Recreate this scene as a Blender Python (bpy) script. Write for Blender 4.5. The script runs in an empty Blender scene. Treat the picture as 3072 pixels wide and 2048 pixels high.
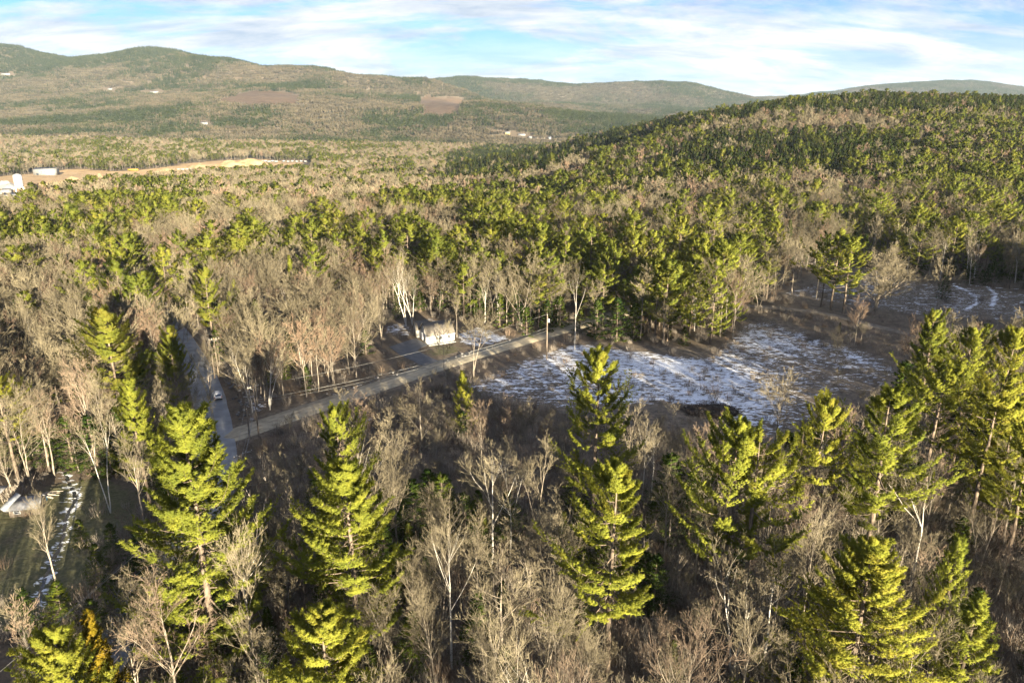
import bpy, bmesh, math, random
import numpy as np
from mathutils import Vector, Matrix

# ------------------------------------------------------------------ scene, camera, sky, sun, exposure
scene = bpy.context.scene
COL = scene.collection
H = 65.0                      # camera height over the road (m)
PITCH = math.radians(17.5)
F = 2200.0                    # focal length in photo pixels (photo 3072 x 2048)
CP, SP = math.cos(PITCH), math.sin(PITCH)

cam_d = bpy.data.cameras.new('camera')
cam_d.sensor_width = 36.0
cam_d.lens = F / 3072.0 * 36.0
cam_d.clip_start = 0.5
cam_d.clip_end = 40000.0
cam = bpy.data.objects.new('camera', cam_d)
COL.objects.link(cam)
cam.location = (0, 0, H)
cam.rotation_euler = (math.radians(90) - PITCH, 0, 0)
scene.camera = cam

SUN_EL = math.radians(9.5)
SUN_AZ = math.radians(180 - 25)          # clockwise from the view direction (+Y)
to_sun = Vector((math.sin(SUN_AZ) * math.cos(SUN_EL), math.cos(SUN_AZ) * math.cos(SUN_EL), math.sin(SUN_EL)))
sun_d = bpy.data.lights.new('sun', 'SUN')
sun_d.energy = 5.0
sun_d.angle = math.radians(0.5)
sun_d.color = (1.0, 0.85, 0.60)
sun = bpy.data.objects.new('sun', sun_d)
COL.objects.link(sun)
sun.rotation_euler = (-to_sun).to_track_quat('-Z', 'Y').to_euler()
sun.location = (150, -150, 200)

world = bpy.data.worlds.new('World')
scene.world = world
world.use_nodes = True
SKY_STRENGTH = 0.072
HAZE = 1.8e-5
CLOUD_GAIN = 1.85


def build_world():
    nt = world.node_tree
    nt.nodes.clear()
    N = nt.nodes.new
    L = nt.links.new
    out = N('ShaderNodeOutputWorld')
    bg = N('ShaderNodeBackground')
    bg.inputs['Strength'].default_value = SKY_STRENGTH
    sky = N('ShaderNodeTexSky')
    sky.sky_type = 'NISHITA'
    sky.sun_disc = False
    sky.sun_elevation = SUN_EL
    sky.sun_rotation = SUN_AZ
    sky.air_density = 1.0
    sky.dust_density = 0.6
    sky.ozone_density = 4.0
    tc = N('ShaderNodeTexCoord')
    sep = N('ShaderNodeSeparateXYZ')
    L(tc.outputs['Generated'], sep.inputs[0])
    zc = N('ShaderNodeMath'); zc.operation = 'MAXIMUM'; zc.inputs[1].default_value = 0.0
    L(sep.outputs['Z'], zc.inputs[0])
    za = N('ShaderNodeMath'); za.operation = 'ADD'; za.inputs[1].default_value = 0.24
    L(zc.outputs[0], za.inputs[0])
    comb = N('ShaderNodeCombineXYZ')
    for ax in ('X', 'Y'):
        dv = N('ShaderNodeMath'); dv.operation = 'DIVIDE'
        L(sep.outputs[ax], dv.inputs[0]); L(za.outputs[0], dv.inputs[1])
        L(dv.outputs[0], comb.inputs[ax])
    # broad sheets of cloud
    mp = N('ShaderNodeMapping'); mp.vector_type = 'POINT'
    mp.inputs['Rotation'].default_value = (0, 0, math.radians(-24))
    mp.inputs['Scale'].default_value = (0.50, 0.95, 1.0)
    mp.inputs['Location'].default_value = (3.7, 1.9, 0.0)
    L(comb.outputs[0], mp.inputs[0])
    n1 = N('ShaderNodeTexNoise'); n1.inputs['Scale'].default_value = 2.0
    n1.inputs['Detail'].default_value = 9; n1.inputs['Roughness'].default_value = 0.62
    n1.inputs['Distortion'].default_value = 0.55
    L(mp.outputs[0], n1.inputs['Vector'])
    r1 = N('ShaderNodeMapRange'); r1.interpolation_type = 'SMOOTHSTEP'
    r1.inputs['From Min'].default_value = 0.37; r1.inputs['From Max'].default_value = 0.56
    r1.inputs['To Min'].default_value = 0.0; r1.inputs['To Max'].default_value = 1.0
    L(n1.outputs[0], r1.inputs[0])
    # whiter near the horizon where the sheets overlap
    hz = N('ShaderNodeMapRange'); hz.interpolation_type = 'SMOOTHSTEP'
    hz.inputs['From Min'].default_value = 0.01; hz.inputs['From Max'].default_value = 0.13
    hz.inputs['To Min'].default_value = 0.80; hz.inputs['To Max'].default_value = 0.0
    L(sep.outputs['Z'], hz.inputs[0])
    mx = N('ShaderNodeMath'); mx.operation = 'MAXIMUM'
    L(r1.outputs[0], mx.inputs[0]); L(hz.outputs[0], mx.inputs[1])
    # light and grey bodies inside the cloud
    n2 = N('ShaderNodeTexNoise'); n2.inputs['Scale'].default_value = 4.6
    n2.inputs['Detail'].default_value = 8; n2.inputs['Roughness'].default_value = 0.64
    n2.inputs['Distortion'].default_value = 0.35
    mp2 = N('ShaderNodeMapping'); mp2.inputs['Scale'].default_value = (0.5, 1.1, 1.0)
    mp2.inputs['Rotation'].default_value = (0, 0, math.radians(-12))
    mp2.inputs['Location'].default_value = (9.1, 4.2, 0)
    L(comb.outputs[0], mp2.inputs[0]); L(mp2.outputs[0], n2.inputs['Vector'])
    cr = N('ShaderNodeValToRGB')
    cr.color_ramp.elements[0].position = 0.34; cr.color_ramp.elements[0].color = (0.42, 0.53, 0.70, 1)
    cr.color_ramp.elements[1].position = 0.62; cr.color_ramp.elements[1].color = (0.94, 0.95, 0.98, 1)
    L(n2.outputs[0], cr.inputs[0])
    cg = N('ShaderNodeVectorMath'); cg.operation = 'SCALE'; cg.inputs['Scale'].default_value = CLOUD_GAIN
    L(cr.outputs[0], cg.inputs[0])
    mix = N('ShaderNodeMix'); mix.data_type = 'RGBA'
    tint = N('ShaderNodeMix'); tint.data_type = 'RGBA'; tint.blend_type = 'MULTIPLY'; tint.inputs['Factor'].default_value = 1.0
    tint.inputs['B'].default_value = (0.20, 0.31, 0.60, 1)
    L(sky.outputs[0], tint.inputs['A'])
    L(mx.outputs[0], mix.inputs['Factor']); L(tint.outputs['Result'], mix.inputs['A']); L(cg.outputs[0], mix.inputs['B'])
    L(mix.outputs['Result'], bg.inputs['Color'])
    L(bg.outputs[0], out.inputs['Surface'])


build_world()
scene.view_settings.view_transform = 'Standard'
scene.view_settings.look = 'None'
scene.view_settings.exposure = 3.0
scene.view_settings.gamma = 1.0
scene.view_settings.use_curve_mapping = False
scene.render.engine = 'CYCLES'
cy = scene.cycles
cy.use_denoising = True
cy.denoiser = 'OPENIMAGEDENOISE'
cy.max_bounces = 4
cy.diffuse_bounces = 2
cy.glossy_bounces = 2
cy.transmission_bounces = 3
cy.transparent_max_bounces = 6
cy.volume_bounces = 0
cy.caustics_reflective = False
cy.caustics_refractive = False
cy.sample_clamp_indirect = 4.0

RNG = np.random.default_rng(7)
random.seed(7)

# ------------------------------------------------------------------ helpers: pixels, noise, terrain


def tan_dep(py):
    dy = (py - 1024.0) / F
    return (SP + dy * CP) / (CP - dy * SP)


def to_px(X, Y, Z):
    """world -> photo pixels"""
    X, Y, Z = np.asarray(X, float), np.asarray(Y, float), np.asarray(Z, float)
    dz = Z - H
    zc = Y * CP - dz * SP
    yc = -(Y * SP + dz * CP)
    zc = np.where(zc < 1e-3, 1e-3, zc)
    return 1536 + F * X / zc, 1024 + F * yc / zc


def ray(px, py):
    u, v = (px - 1536) / F, (py - 1024) / F
    return np.array([u, CP - v * SP, -SP - v * CP])


def hash2(ix, iy, seed):
    n = (ix.astype(np.int64) * 374761393 + iy.astype(np.int64) * 668265263 + seed * 974711) & 0x7fffffff
    n = ((n ^ (n >> 13)) * 1274126177) & 0x7fffffff
    n = n ^ (n >> 16)
    return (n & 0xffff) / 65535.0


def vnoise(x, y, seed=0):
    ix, iy = np.floor(x), np.floor(y)
    fx, fy = x - ix, y - iy
    fx = fx * fx * (3 - 2 * fx); fy = fy * fy * (3 - 2 * fy)
    a = hash2(ix, iy, seed); b = hash2(ix + 1, iy, seed)
    c = hash2(ix, iy + 1, seed); d = hash2(ix + 1, iy + 1, seed)
    return (a * (1 - fx) + b * fx) * (1 - fy) + (c * (1 - fx) + d * fx) * fy


def fbm(x, y, seed=0, octv=4):
    s = 0; a = 0.5; t = 0
    for o in range(octv):
        s = s + a * vnoise(x, y, seed + o * 17); t += a
        x = x * 2.03 + 11.3; y = y * 2.03 + 5.7; a *= 0.5
    return s / t


def sstep(a, b, x):
    t = np.clip((x - a) / (b - a), 0, 1)
    return t * t * (3 - 2 * t)


def pip(px, py, poly):
    """points in polygon, vectorised"""
    px = np.asarray(px); py = np.asarray(py)
    inside = np.zeros(px.shape, bool)
    n = len(poly)
    j = n - 1
    for i in range(n):
        xi, yi = poly[i]; xj, yj = poly[j]
        c = ((yi > py) != (yj > py)) & (px < (xj - xi) * (py - yi) / (yj - yi + 1e-12) + xi)
        inside ^= c
        j = i
    return inside


def poly_dist(x, y, pts):
    """distance of points to a polyline"""
    d = np.full(np.shape(x), 1e9)
    for (ax, ay), (bx, by) in zip(pts[:-1], pts[1:]):
        dx, dy = bx - ax, by - ay
        t = np.clip(((x - ax) * dx + (y - ay) * dy) / (dx * dx + dy * dy + 1e-9), 0, 1)
        d = np.minimum(d, np.hypot(x - ax - t * dx, y - ay - t * dy))
    return d


def flat(px, py):
    """pixel -> point on the flat near ground"""
    r = ray(px, py)
    s = -H / r[2]
    return float(r[0] * s), float(r[1] * s)


def crom(pts, step=2.0):
    """resampled Catmull-Rom curve through points (2D or 3D)"""
    P = [np.array(p, float) for p in pts]
    P = [2 * P[0] - P[1]] + P + [2 * P[-1] - P[-2]]
    out = []
    for i in range(1, len(P) - 2):
        n = max(2, int(np.linalg.norm(P[i + 1] - P[i]) / step))
        for k in range(n):
            t = k / n
            out.append(0.5 * ((2 * P[i]) + (-P[i - 1] + P[i + 1]) * t + (2 * P[i - 1] - 5 * P[i] + 4 * P[i + 1] - P[i + 2]) * t * t
                              + (-P[i - 1] + 3 * P[i] - 3 * P[i + 1] + P[i + 2]) * t ** 3))
    out.append(P[-2])
    return np.array(out)


# roads and lanes on the near ground, traced from where they touch it
PAVED = crom([flat(*p) for p in [(395, 800), (470, 920), (540, 1020), (588, 1100), (622, 1180), (640, 1260), (652, 1340), (650, 1430),
                                 (610, 1560), (520, 1700), (400, 1860), (250, 2040), (60, 2250)]], 2.0)
GRAVEL = crom([flat(*p) for p in [(664, 1318), (760, 1288), (900, 1240), (1100, 1175), (1300, 1108), (1500, 1047), (1720, 985), (1950, 925), (2150, 890)]], 2.0)
LANE = crom([flat(*p) for p in [(1985, 917), (2200, 922), (2330, 930), (2480, 950), (2620, 985), (2760, 1020), (2900, 1062), (3120, 1120)]], 2.0)
STREAM = crom([flat(*p) for p in [(170, 1330), (200, 1430), (226, 1490), (200, 1540), (188, 1600), (160, 1670), (130, 1740), (112, 1800), (105, 1860)]], 1.0)
PAVED_W, GRAVEL_W, LANE_W = 7.0, 6.4, 3.4
HOUSE = np.array([-22.5, 205.0])

# rows of ground height: distance forward -> [(photo column, ground height m)]
ROWS = [
    (330, [(0, 0.), (3072, 1.)]),
    (500, [(0, -7), (1400, -8), (1700, -6), (2000, -2), (2300, 2), (2600, 5), (2900, 8), (3200, 9)]),
    (680, [(0, -17), (1300, -18), (1500, -14), (1700, -7), (2000, 4), (2300, 15), (2600, 22), (2900, 26), (3200, 27)]),
    (800, [(0, -24), (1000, -24), (1300, -26), (1500, -12), (1700, 3), (2000, 17), (2300, 32), (2600, 38), (2900, 40), (3200, 40)]),
    (980, [(0, -32), (1000, -33), (1300, -37), (1450, -38), (1600, -30), (1750, -12), (1900, 12), (2050, 36), (2200, 52), (2400, 64), (2600, 68), (2900, 66), (3200, 60)]),
    (1150, [(0, -36), (1000, -38), (1250, -39), (1400, -25), (1700, 6), (2000, 40), (2300, 60), (2600, 73), (2900, 67), (3200, 58)]),
    (1300, [(0, -38), (1000, -40), (1300, -42), (1500, -42), (1800, -30), (2100, 0), (2400, 30), (2700, 40), (3200, 30)]),
    (1700, [(0, -40), (500, -42), (1000, -43), (1500, -45), (2000, -40), (2500, -20), (3200, -10)]),
    (2200, [(0, -8), (500, -18), (1000, -26), (1500, -36), (2000, -45), (3200, -30)]),
    (3000, [(0, 42), (300, 55), (500, 85), (800, 106), (1000, 80), (1200, 70), (1450, 88), (1700, 50), (1900, 30), (2100, 5), (2400, -10), (3200, -10)]),
    (3700, [(0, 120), (300, 118), (500, 140), (700, 165), (900, 170), (1000, 165), (1200, 120), (1450, 70), (1700, 30), (2000, 10), (2400, 0), (3200, 0)]),
    (4300, [(0, 235), (150, 262), (300, 250), (420, 280), (500, 290), (610, 322), (720, 315), (800, 278), (900, 276), (1000, 263), (1100, 244), (1200, 226), (1300, 207),
            (1450, 118), (1700, 70), (2000, 40), (3200, 20)]),
    (5200, [(0, 452), (90, 452), (200, 420), (320, 435), (400, 440), (470, 436), (540, 428), (610, 374), (700, 330), (800, 290), (1000, 235), (1200, 140), (1400, 95), (1700, 80), (3200, 60)]),
    (6500, [(0, 300), (1000, 240), (1200, 272), (1270, 290), (1400, 315), (1500, 320), (1560, 316), (1650, 262), (1720, 250), (1850, 266), (2000, 275), (2080, 258), (2180, 186), (2260, 143),
            (2400, 110), (3200, 90)]),
    (8000, [(0, 100), (2000, 110), (2200, 150), (2260, 166), (2400, 208), (2500, 268), (2600, 319), (2700, 342), (2800, 352), (2900, 342), (3000, 292), (3072, 258), (3300, 190)]),
    (10500, [(0, 20), (3200, 20)]),
]
RY = np.array([r[0] for r in ROWS], float)


def terrain_raw(X, Y):
    X = np.asarray(X, float); Y = np.asarray(Y, float)
    shp = X.shape
    x = X.ravel(); y = Y.ravel()
    col = 1536 + 2303 * x / np.maximum(y, 60)
    col = np.clip(col, -600, 3600)
    vals = np.stack([np.interp(col, [p[0] for p in r[1]], [p[1] for p in r[1]]) for r in ROWS], 1)
    lo = col < 0
    k = np.clip(np.searchsorted(RY, y) - 1, 0, len(RY) - 2)
    ar = np.arange(len(x))
    t = np.clip((y - RY[k]) / (RY[k + 1] - RY[k]), 0, 1)
    h = RY[k + 1] - RY[k]
    v0, v1 = vals[ar, k], vals[ar, k + 1]
    km = np.maximum(k - 1, 0); kp = np.minimum(k + 2, len(RY) - 1)
    s = (v1 - v0) / h
    sm = np.where(k > 0, (v0 - vals[ar, km]) / np.maximum(RY[k] - RY[km], 1), 0)
    sp = np.where(kp > k + 1, (vals[ar, kp] - v1) / np.maximum(RY[kp] - RY[k + 1], 1), 0)

    def lim(a, b):
        return np.where(a * b > 0, 2 * a * b / np.where(np.abs(a + b) < 1e-9, 1, a + b), 0)
    m0, m1 = lim(sm, s), lim(s, sp)
    t2, t3 = t * t, t * t * t
    z = (2 * t3 - 3 * t2 + 1) * v0 + (t3 - 2 * t2 + t) * h * m0 + (-2 * t3 + 3 * t2) * v1 + (t3 - t2) * h * m1
    # relief
    far = sstep(1500, 3500, y)
    z = z + far * (np.abs(fbm(x / 700., y / 700., 5, 4) - 0.5) * -2 + .16) * 95 * sstep(1500, 5000, y)
    mid = sstep(330, 600, y) * (1 - far)
    z = z + mid * (fbm(x / 130., y / 130., 9, 3) - 0.5) * 9
    near = (1 - sstep(330, 500, y))
    z = z + near * (fbm(x / 26., y / 26., 3, 3) - 0.5) * 0.9 * sstep(6, 22, near_flat(x, y))
    # stream bed
    ds = poly_dist(x, y, STREAM[::4])
    z = z - near * 0.55 * np.exp(-(ds / 1.3) ** 2)
    # low bank at the edge of the snowy clearing
    return z.reshape(shp)


def near_flat(x, y):
    d = np.minimum(poly_dist(x, y, PAVED[::5]), poly_dist(x, y, GRAVEL[::6]))
    d = np.minimum(d, poly_dist(x, y, LANE[::5]))
    return np.minimum(d, np.hypot(x - HOUSE[0], y - HOUSE[1]) - 14)


def axis(lo, hi, step, end_lo, end_hi, g):
    a = list(np.arange(lo, hi + 1e-6, step))
    s = step
    while a[-1] < end_hi:
        s *= (1 + g); a.append(a[-1] + s)
    b = []
    s = step; c = lo
    while c > end_lo:
        s *= (1 + g); c -= s; b.append(c)
    return np.array(b[::-1] + a)


GX = axis(-150, 190, 1.5, -7500, 7500, 0.034)
GY = axis(45, 330, 1.5, -900, 10500, 0.028)
gx, gy = np.meshgrid(GX, GY)
GZ = terrain_raw(gx, gy)


def ground(x, y):
    """height of the ground sheet as built"""
    x = np.asarray(x, float); y = np.asarray(y, float)
    i = np.clip(np.searchsorted(GX, x) - 1, 0, len(GX) - 2)
    j = np.clip(np.searchsorted(GY, y) - 1, 0, len(GY) - 2)
    tx = np.clip((x - GX[i]) / (GX[i + 1] - GX[i]), 0, 1)
    ty = np.clip((y - GY[j]) / (GY[j + 1] - GY[j]), 0, 1)
    return (GZ[j, i] * (1 - tx) + GZ[j, i + 1] * tx) * (1 - ty) + (GZ[j + 1, i] * (1 - tx) + GZ[j + 1, i + 1] * tx) * ty


def hit(px, py, far=9000.):
    """where the sight line through a pixel meets the ground"""
    r = ray(px, py)
    s = np.geomspace(40, far, 4000)
    p = np.outer(s, r) + np.array([0, 0, H])
    below = p[:, 2] < ground(p[:, 0], p[:, 1])
    k = int(np.argmax(below)) if below.any() else len(s) - 1
    return p[k, 0], p[k, 1], float(ground(p[k, 0], p[k, 1]))


def under_top(px, py, h):
    """foot of a thing of height h whose top shows at a pixel"""
    r = ray(px, py)
    s = np.geomspace(30, 6000, 5000)
    p = np.outer(s, r) + np.array([0, 0, H])
    below = p[:, 2] - h < ground(p[:, 0], p[:, 1])
    k = int(np.argmax(below)) if below.any() else len(s) - 1
    return float(p[k, 0]), float(p[k, 1]), float(ground(p[k, 0], p[k, 1]))


# ------------------------------------------------------------------ helpers: meshes, tags
class MB:
    """collects triangles and quads into one mesh"""

    def __init__(self):
        self.v = []; self.t = []; self.q = []; self.tm = []; self.qm = []; self.n = 0; self.nv = []

    def add(self, v, tris=None, quads=None, m=0, nv=None):
        v = np.asarray(v, np.float32).reshape(-1, 3)
        self.nv.append(np.zeros_like(v) if nv is None else np.asarray(nv, np.float32))
        if tris is not None and len(tris):
            t = np.asarray(tris, np.int32).reshape(-1, 3)
            self.t.append(t + self.n); self.tm.append(np.full(len(t), m, np.int32))
        if quads is not None and len(quads):
            q = np.asarray(quads, np.int32).reshape(-1, 4)
            self.q.append(q + self.n); self.qm.append(np.full(len(q), m, np.int32))
        self.v.append(v); self.n += len(v)
        return self

    def merge(self, o, m=0, mat=None):
        off = self.n
        self.nv += o.nv
        for v in o.v:
            if mat is not None:
                v = v * mat[0] + mat[1]
            self.v.append(np.asarray(v, np.float32)); self.n += len(v)
        for t in o.t:
            self.t.append(t + off); self.tm.append(np.full(len(t), m, np.int32))
        for q in o.q:
            self.q.append(q + off); self.qm.append(np.full(len(q), m, np.int32))
        return self

    def box(self, c, s, R=None, m=0):
        v = np.array([[x, y, z] for x in (-.5, .5) for y in (-.5, .5) for z in (-.5, .5)]) * np.array(s)
        if R is not None:
            v = v @ np.asarray(R).T
        q = [[0, 1, 3, 2], [4, 6, 7, 5], [0, 4, 5, 1], [2, 3, 7, 6], [0, 2, 6, 4], [1, 5, 7, 3]]
        return self.add(v + np.array(c), quads=q, m=m)

    def mesh(self, name, mats, smooth=False):
        me = bpy.data.meshes.new(name)
        v = np.concatenate(self.v) if self.v else np.zeros((0, 3), np.float32)
        t = np.concatenate(self.t) if self.t else np.zeros((0, 3), np.int32)
        q = np.concatenate(self.q) if self.q else np.zeros((0, 4), np.int32)
        me.vertices.add(len(v)); me.vertices.foreach_set('co', v.ravel())
        me.loops.add(t.size + q.size)
        me.loops.foreach_set('vertex_index', np.concatenate([t.ravel(), q.ravel()]).astype(np.int32))
        me.polygons.add(len(t) + len(q))
        ls = np.concatenate([np.arange(len(t)) * 3, t.size + np.arange(len(q)) * 4]).astype(np.int32)
        me.polygons.foreach_set('loop_start', ls)
        mi = np.concatenate(([np.concatenate(self.tm)] if self.tm else []) + ([np.concatenate(self.qm)] if self.qm else []) or [np.zeros(0, np.int32)])
        for mm in mats:
            me.materials.append(mm)
        if len(mi):
            me.polygons.foreach_set('material_index', mi.astype(np.int32))
        if smooth:
            me.polygons.foreach_set('use_smooth', np.ones(len(mi), bool))
        me.update(calc_edges=True)
        nv = np.concatenate(self.nv) if self.nv else np.zeros((0, 3))
        if len(nv) == len(v) and np.abs(nv).sum() > 0:
            me.polygons.foreach_set('use_smooth', np.ones(len(mi), bool))
            me.normals_split_custom_set_from_vertices(nv.tolist())
        return me


def obj(name, data, parent=None, loc=(0, 0, 0), rz=0.0):
    o = bpy.data.objects.new(name, data)
    COL.objects.link(o)
    if parent is not None:
        o.parent = parent
    o.location = loc
    o.rotation_euler = (0, 0, rz)
    return o


def tag(o, label=None, cat=None, group=None, kind=None):
    if label: o['label'] = label
    if cat: o['category'] = cat
    if group: o['group'] = group
    if kind: o['kind'] = kind
    return o


def tubes(P, R, n):
    """P (M,K,3) paths, R (M,K) radii -> verts, quads"""
    P = np.asarray(P, float); R = np.asarray(R, float)
    M, K, _ = P.shape
    T = np.gradient(P, axis=1)
    T /= np.linalg.norm(T, axis=2, keepdims=True) + 1e-9
    ref = np.where(np.abs(T[..., 2:3]) > 0.9, np.array([1., 0, 0]), np.array([0, 0, 1.]))
    A = np.cross(T, ref); A /= np.linalg.norm(A, axis=2, keepdims=True) + 1e-9
    B = np.cross(T, A)
    ang = np.arange(n) * 2 * math.pi / n
    V = P[:, :, None, :] + R[:, :, None, None] * (np.cos(ang)[None, None, :, None] * A[:, :, None, :] + np.sin(ang)[None, None, :, None] * B[:, :, None, :])
    idx = np.arange(M * K * n).reshape(M, K, n)
    a = idx[:, :-1, :]; b = np.roll(a, -1, axis=2); d = idx[:, 1:, :]; c = np.roll(d, -1, axis=2)
    q = np.stack([a, b, c, d], -1).reshape(-1, 4)
    return V.reshape(-1, 3), q


def nrm(v):
    return v / (np.linalg.norm(v, axis=-1, keepdims=True) + 1e-9)


def blades(o, d, ln, w, rng, out=None):
    """one thin triangle from each o along d"""
    side = nrm(np.cross(d, rng.normal(size=d.shape) if out is None else out + rng.normal(0, .45, d.shape)))
    ln = np.asarray(ln).reshape(-1, 1); w = np.asarray(w).reshape(-1, 1)
    if out is not None:
        flip = np.sum(np.cross(side, d) * out, axis=1, keepdims=True) < 0
        side = np.where(flip, -side, side)
    V = np.stack([o - side * w * .5, o + side * w * .5, o + d * ln], 1)
    return V.reshape(-1, 3), np.arange(len(o) * 3).reshape(-1, 3)


# ------------------------------------------------------------------ materials
def new_mat(name):
    m = bpy.data.materials.new(name)
    m.use_nodes = True
    nt = m.node_tree
    nt.nodes.clear()
    return m, nt, nt.nodes.new, nt.links.new


def foliage_mat(name, dark, light, brown, trans=0.28, scale=0.55):
    m, nt, N, L = new_mat(name)
    out = N('ShaderNodeOutputMaterial')
    tc = N('ShaderNodeTexCoord'); oi = N('ShaderNodeObjectInfo')
    no = N('ShaderNodeTexNoise'); no.inputs['Scale'].default_value = scale; no.inputs['Detail'].default_value = 3
    L(tc.outputs['Object'], no.inputs['Vector'])
    add = N('ShaderNodeMath'); add.operation = 'MULTIPLY_ADD'; add.inputs[1].default_value = 0.26; add.inputs[2].default_value = -0.13
    L(oi.outputs['Random'], add.inputs[0])
    sm = N('ShaderNodeMath'); sm.operation = 'ADD'
    L(no.outputs[0], sm.inputs[0]); L(add.outputs[0], sm.inputs[1])
    cr = N('ShaderNodeValToRGB')
    cr.color_ramp.elements[0].position = 0.24; cr.color_ramp.elements[0].color = (*dark, 1)
    cr.color_ramp.elements[1].position = 0.54; cr.color_ramp.elements[1].color = (*light, 1)
    e = cr.color_ramp.elements.new(0.80); e.color = (*brown, 1)
    L(sm.outputs[0], cr.inputs[0])
    df = N('ShaderNodeBsdfDiffuse'); tr = N('ShaderNodeBsdfTranslucent'); mx = N('ShaderNodeMixShader')
    mx.inputs[0].default_value = trans
    L(cr.outputs[0], df.inputs[0]); L(cr.outputs[0], tr.inputs[0])
    L(df.outputs[0], mx.inputs[1]); L(tr.outputs[0], mx.inputs[2])
    L(mx.outputs[0], out.inputs[0])
    return m


def noise_mat(name, c1, c2, scale=3.0, rough=0.9, bump=0.0, detail=4, stretch=(1, 1, 1), p0=0.35, p1=0.65, per_object=0.0, spec=0.2):
    m, nt, N, L = new_mat(name)
    out = N('ShaderNodeOutputMaterial'); bs = N('ShaderNodeBsdfPrincipled')
    bs.inputs['Roughness'].default_value = rough
    bs.inputs['Specular IOR Level'].default_value = spec
    tc = N('ShaderNodeTexCoord'); mp = N('ShaderNodeMapping'); mp.inputs['Scale'].default_value = stretch
    L(tc.outputs['Object'], mp.inputs[0])
    no = N('ShaderNodeTexNoise'); no.inputs['Scale'].default_value = scale; no.inputs['Detail'].default_value = detail
    L(mp.outputs[0], no.inputs['Vector'])
    src = no.outputs[0]
    if per_object:
        oi = N('ShaderNodeObjectInfo')
        ma = N('ShaderNodeMath'); ma.operation = 'MULTIPLY_ADD'; ma.inputs[1].default_value = per_object; ma.inputs[2].default_value = -per_object / 2
        L(oi.outputs['Random'], ma.inputs[0])
        ad = N('ShaderNodeMath'); ad.operation = 'ADD'
        L(src, ad.inputs[0]); L(ma.outputs[0], ad.inputs[1]); src = ad.outputs[0]
    cr = N('ShaderNodeValToRGB')
    cr.color_ramp.elements[0].position = p0; cr.color_ramp.elements[0].color = (*c1, 1)
    cr.color_ramp.elements[1].position = p1; cr.color_ramp.elements[1].color = (*c2, 1)
    L(src, cr.inputs[0]); L(cr.outputs[0], bs.inputs['Base Color'])
    if bump:
        bp = N('ShaderNodeBump'); bp.inputs['Strength'].default_value = bump; bp.inputs['Distance'].default_value = 0.1
        L(no.outputs[0], bp.inputs['Height']); L(bp.outputs[0], bs.inputs['Normal'])
    L(bs.outputs[0], out.inputs[0])
    return m


M = {}
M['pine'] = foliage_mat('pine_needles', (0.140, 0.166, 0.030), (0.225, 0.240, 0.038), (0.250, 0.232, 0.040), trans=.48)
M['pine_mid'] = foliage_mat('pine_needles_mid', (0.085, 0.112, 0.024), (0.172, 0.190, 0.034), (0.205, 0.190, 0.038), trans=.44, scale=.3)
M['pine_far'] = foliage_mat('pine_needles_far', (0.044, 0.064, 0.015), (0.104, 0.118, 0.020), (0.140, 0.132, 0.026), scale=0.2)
M['spruce'] = foliage_mat('spruce_needles', (0.013, 0.026, 0.008), (0.036, 0.050, 0.012), (0.066, 0.058, 0.016), trans=0.12)  # darkened further so spruce stands carry the hill flank's shade in their colour
M['hemlock'] = foliage_mat('hemlock_needles', (0.018, 0.036, 0.011), (0.046, 0.066, 0.012), (0.085, 0.095, 0.012), trans=0.2)
M['cedar'] = foliage_mat('cedar_scales', (0.085, 0.070, 0.010), (0.150, 0.115, 0.012), (0.18, 0.12, 0.02), trans=0.2)
M['pine_bark'] = noise_mat('pine_bark', (0.055, 0.045, 0.036), (0.16, 0.125, 0.095), 4, stretch=(1, 1, .25), bump=.4)
M['bark'] = noise_mat('grey_bark', (0.085, 0.075, 0.062), (0.22, 0.19, 0.155), 3, stretch=(1, 1, .3), bump=.3, per_object=.3)
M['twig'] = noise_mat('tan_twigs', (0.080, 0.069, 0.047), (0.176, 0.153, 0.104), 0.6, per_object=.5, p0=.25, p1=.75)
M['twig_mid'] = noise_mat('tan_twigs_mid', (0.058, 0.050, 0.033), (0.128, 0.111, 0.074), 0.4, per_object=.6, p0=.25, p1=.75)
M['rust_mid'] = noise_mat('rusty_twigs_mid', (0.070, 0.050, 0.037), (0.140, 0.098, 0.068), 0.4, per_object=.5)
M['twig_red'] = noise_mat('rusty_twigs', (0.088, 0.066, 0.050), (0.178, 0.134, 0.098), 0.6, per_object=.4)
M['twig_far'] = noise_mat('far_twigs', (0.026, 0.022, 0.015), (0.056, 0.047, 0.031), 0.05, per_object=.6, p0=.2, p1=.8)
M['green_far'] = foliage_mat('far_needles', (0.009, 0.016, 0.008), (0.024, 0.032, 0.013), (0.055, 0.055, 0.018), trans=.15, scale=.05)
M['birch_bark'] = noise_mat('birch_bark', (0.10, 0.09, 0.08), (0.42, 0.40, 0.36), 5, stretch=(1, 1, 2.5), p0=.28, p1=.42)
M['shrub'] = noise_mat('shrub_stems', (0.12, 0.105, 0.090), (0.24, 0.21, 0.175), 0.5, per_object=.6, p0=.2, p1=.8)
M['deadwood'] = noise_mat('dead_wood', (0.16, 0.14, 0.12), (0.38, 0.34, 0.29), 3, stretch=(1, 1, .3))


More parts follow.
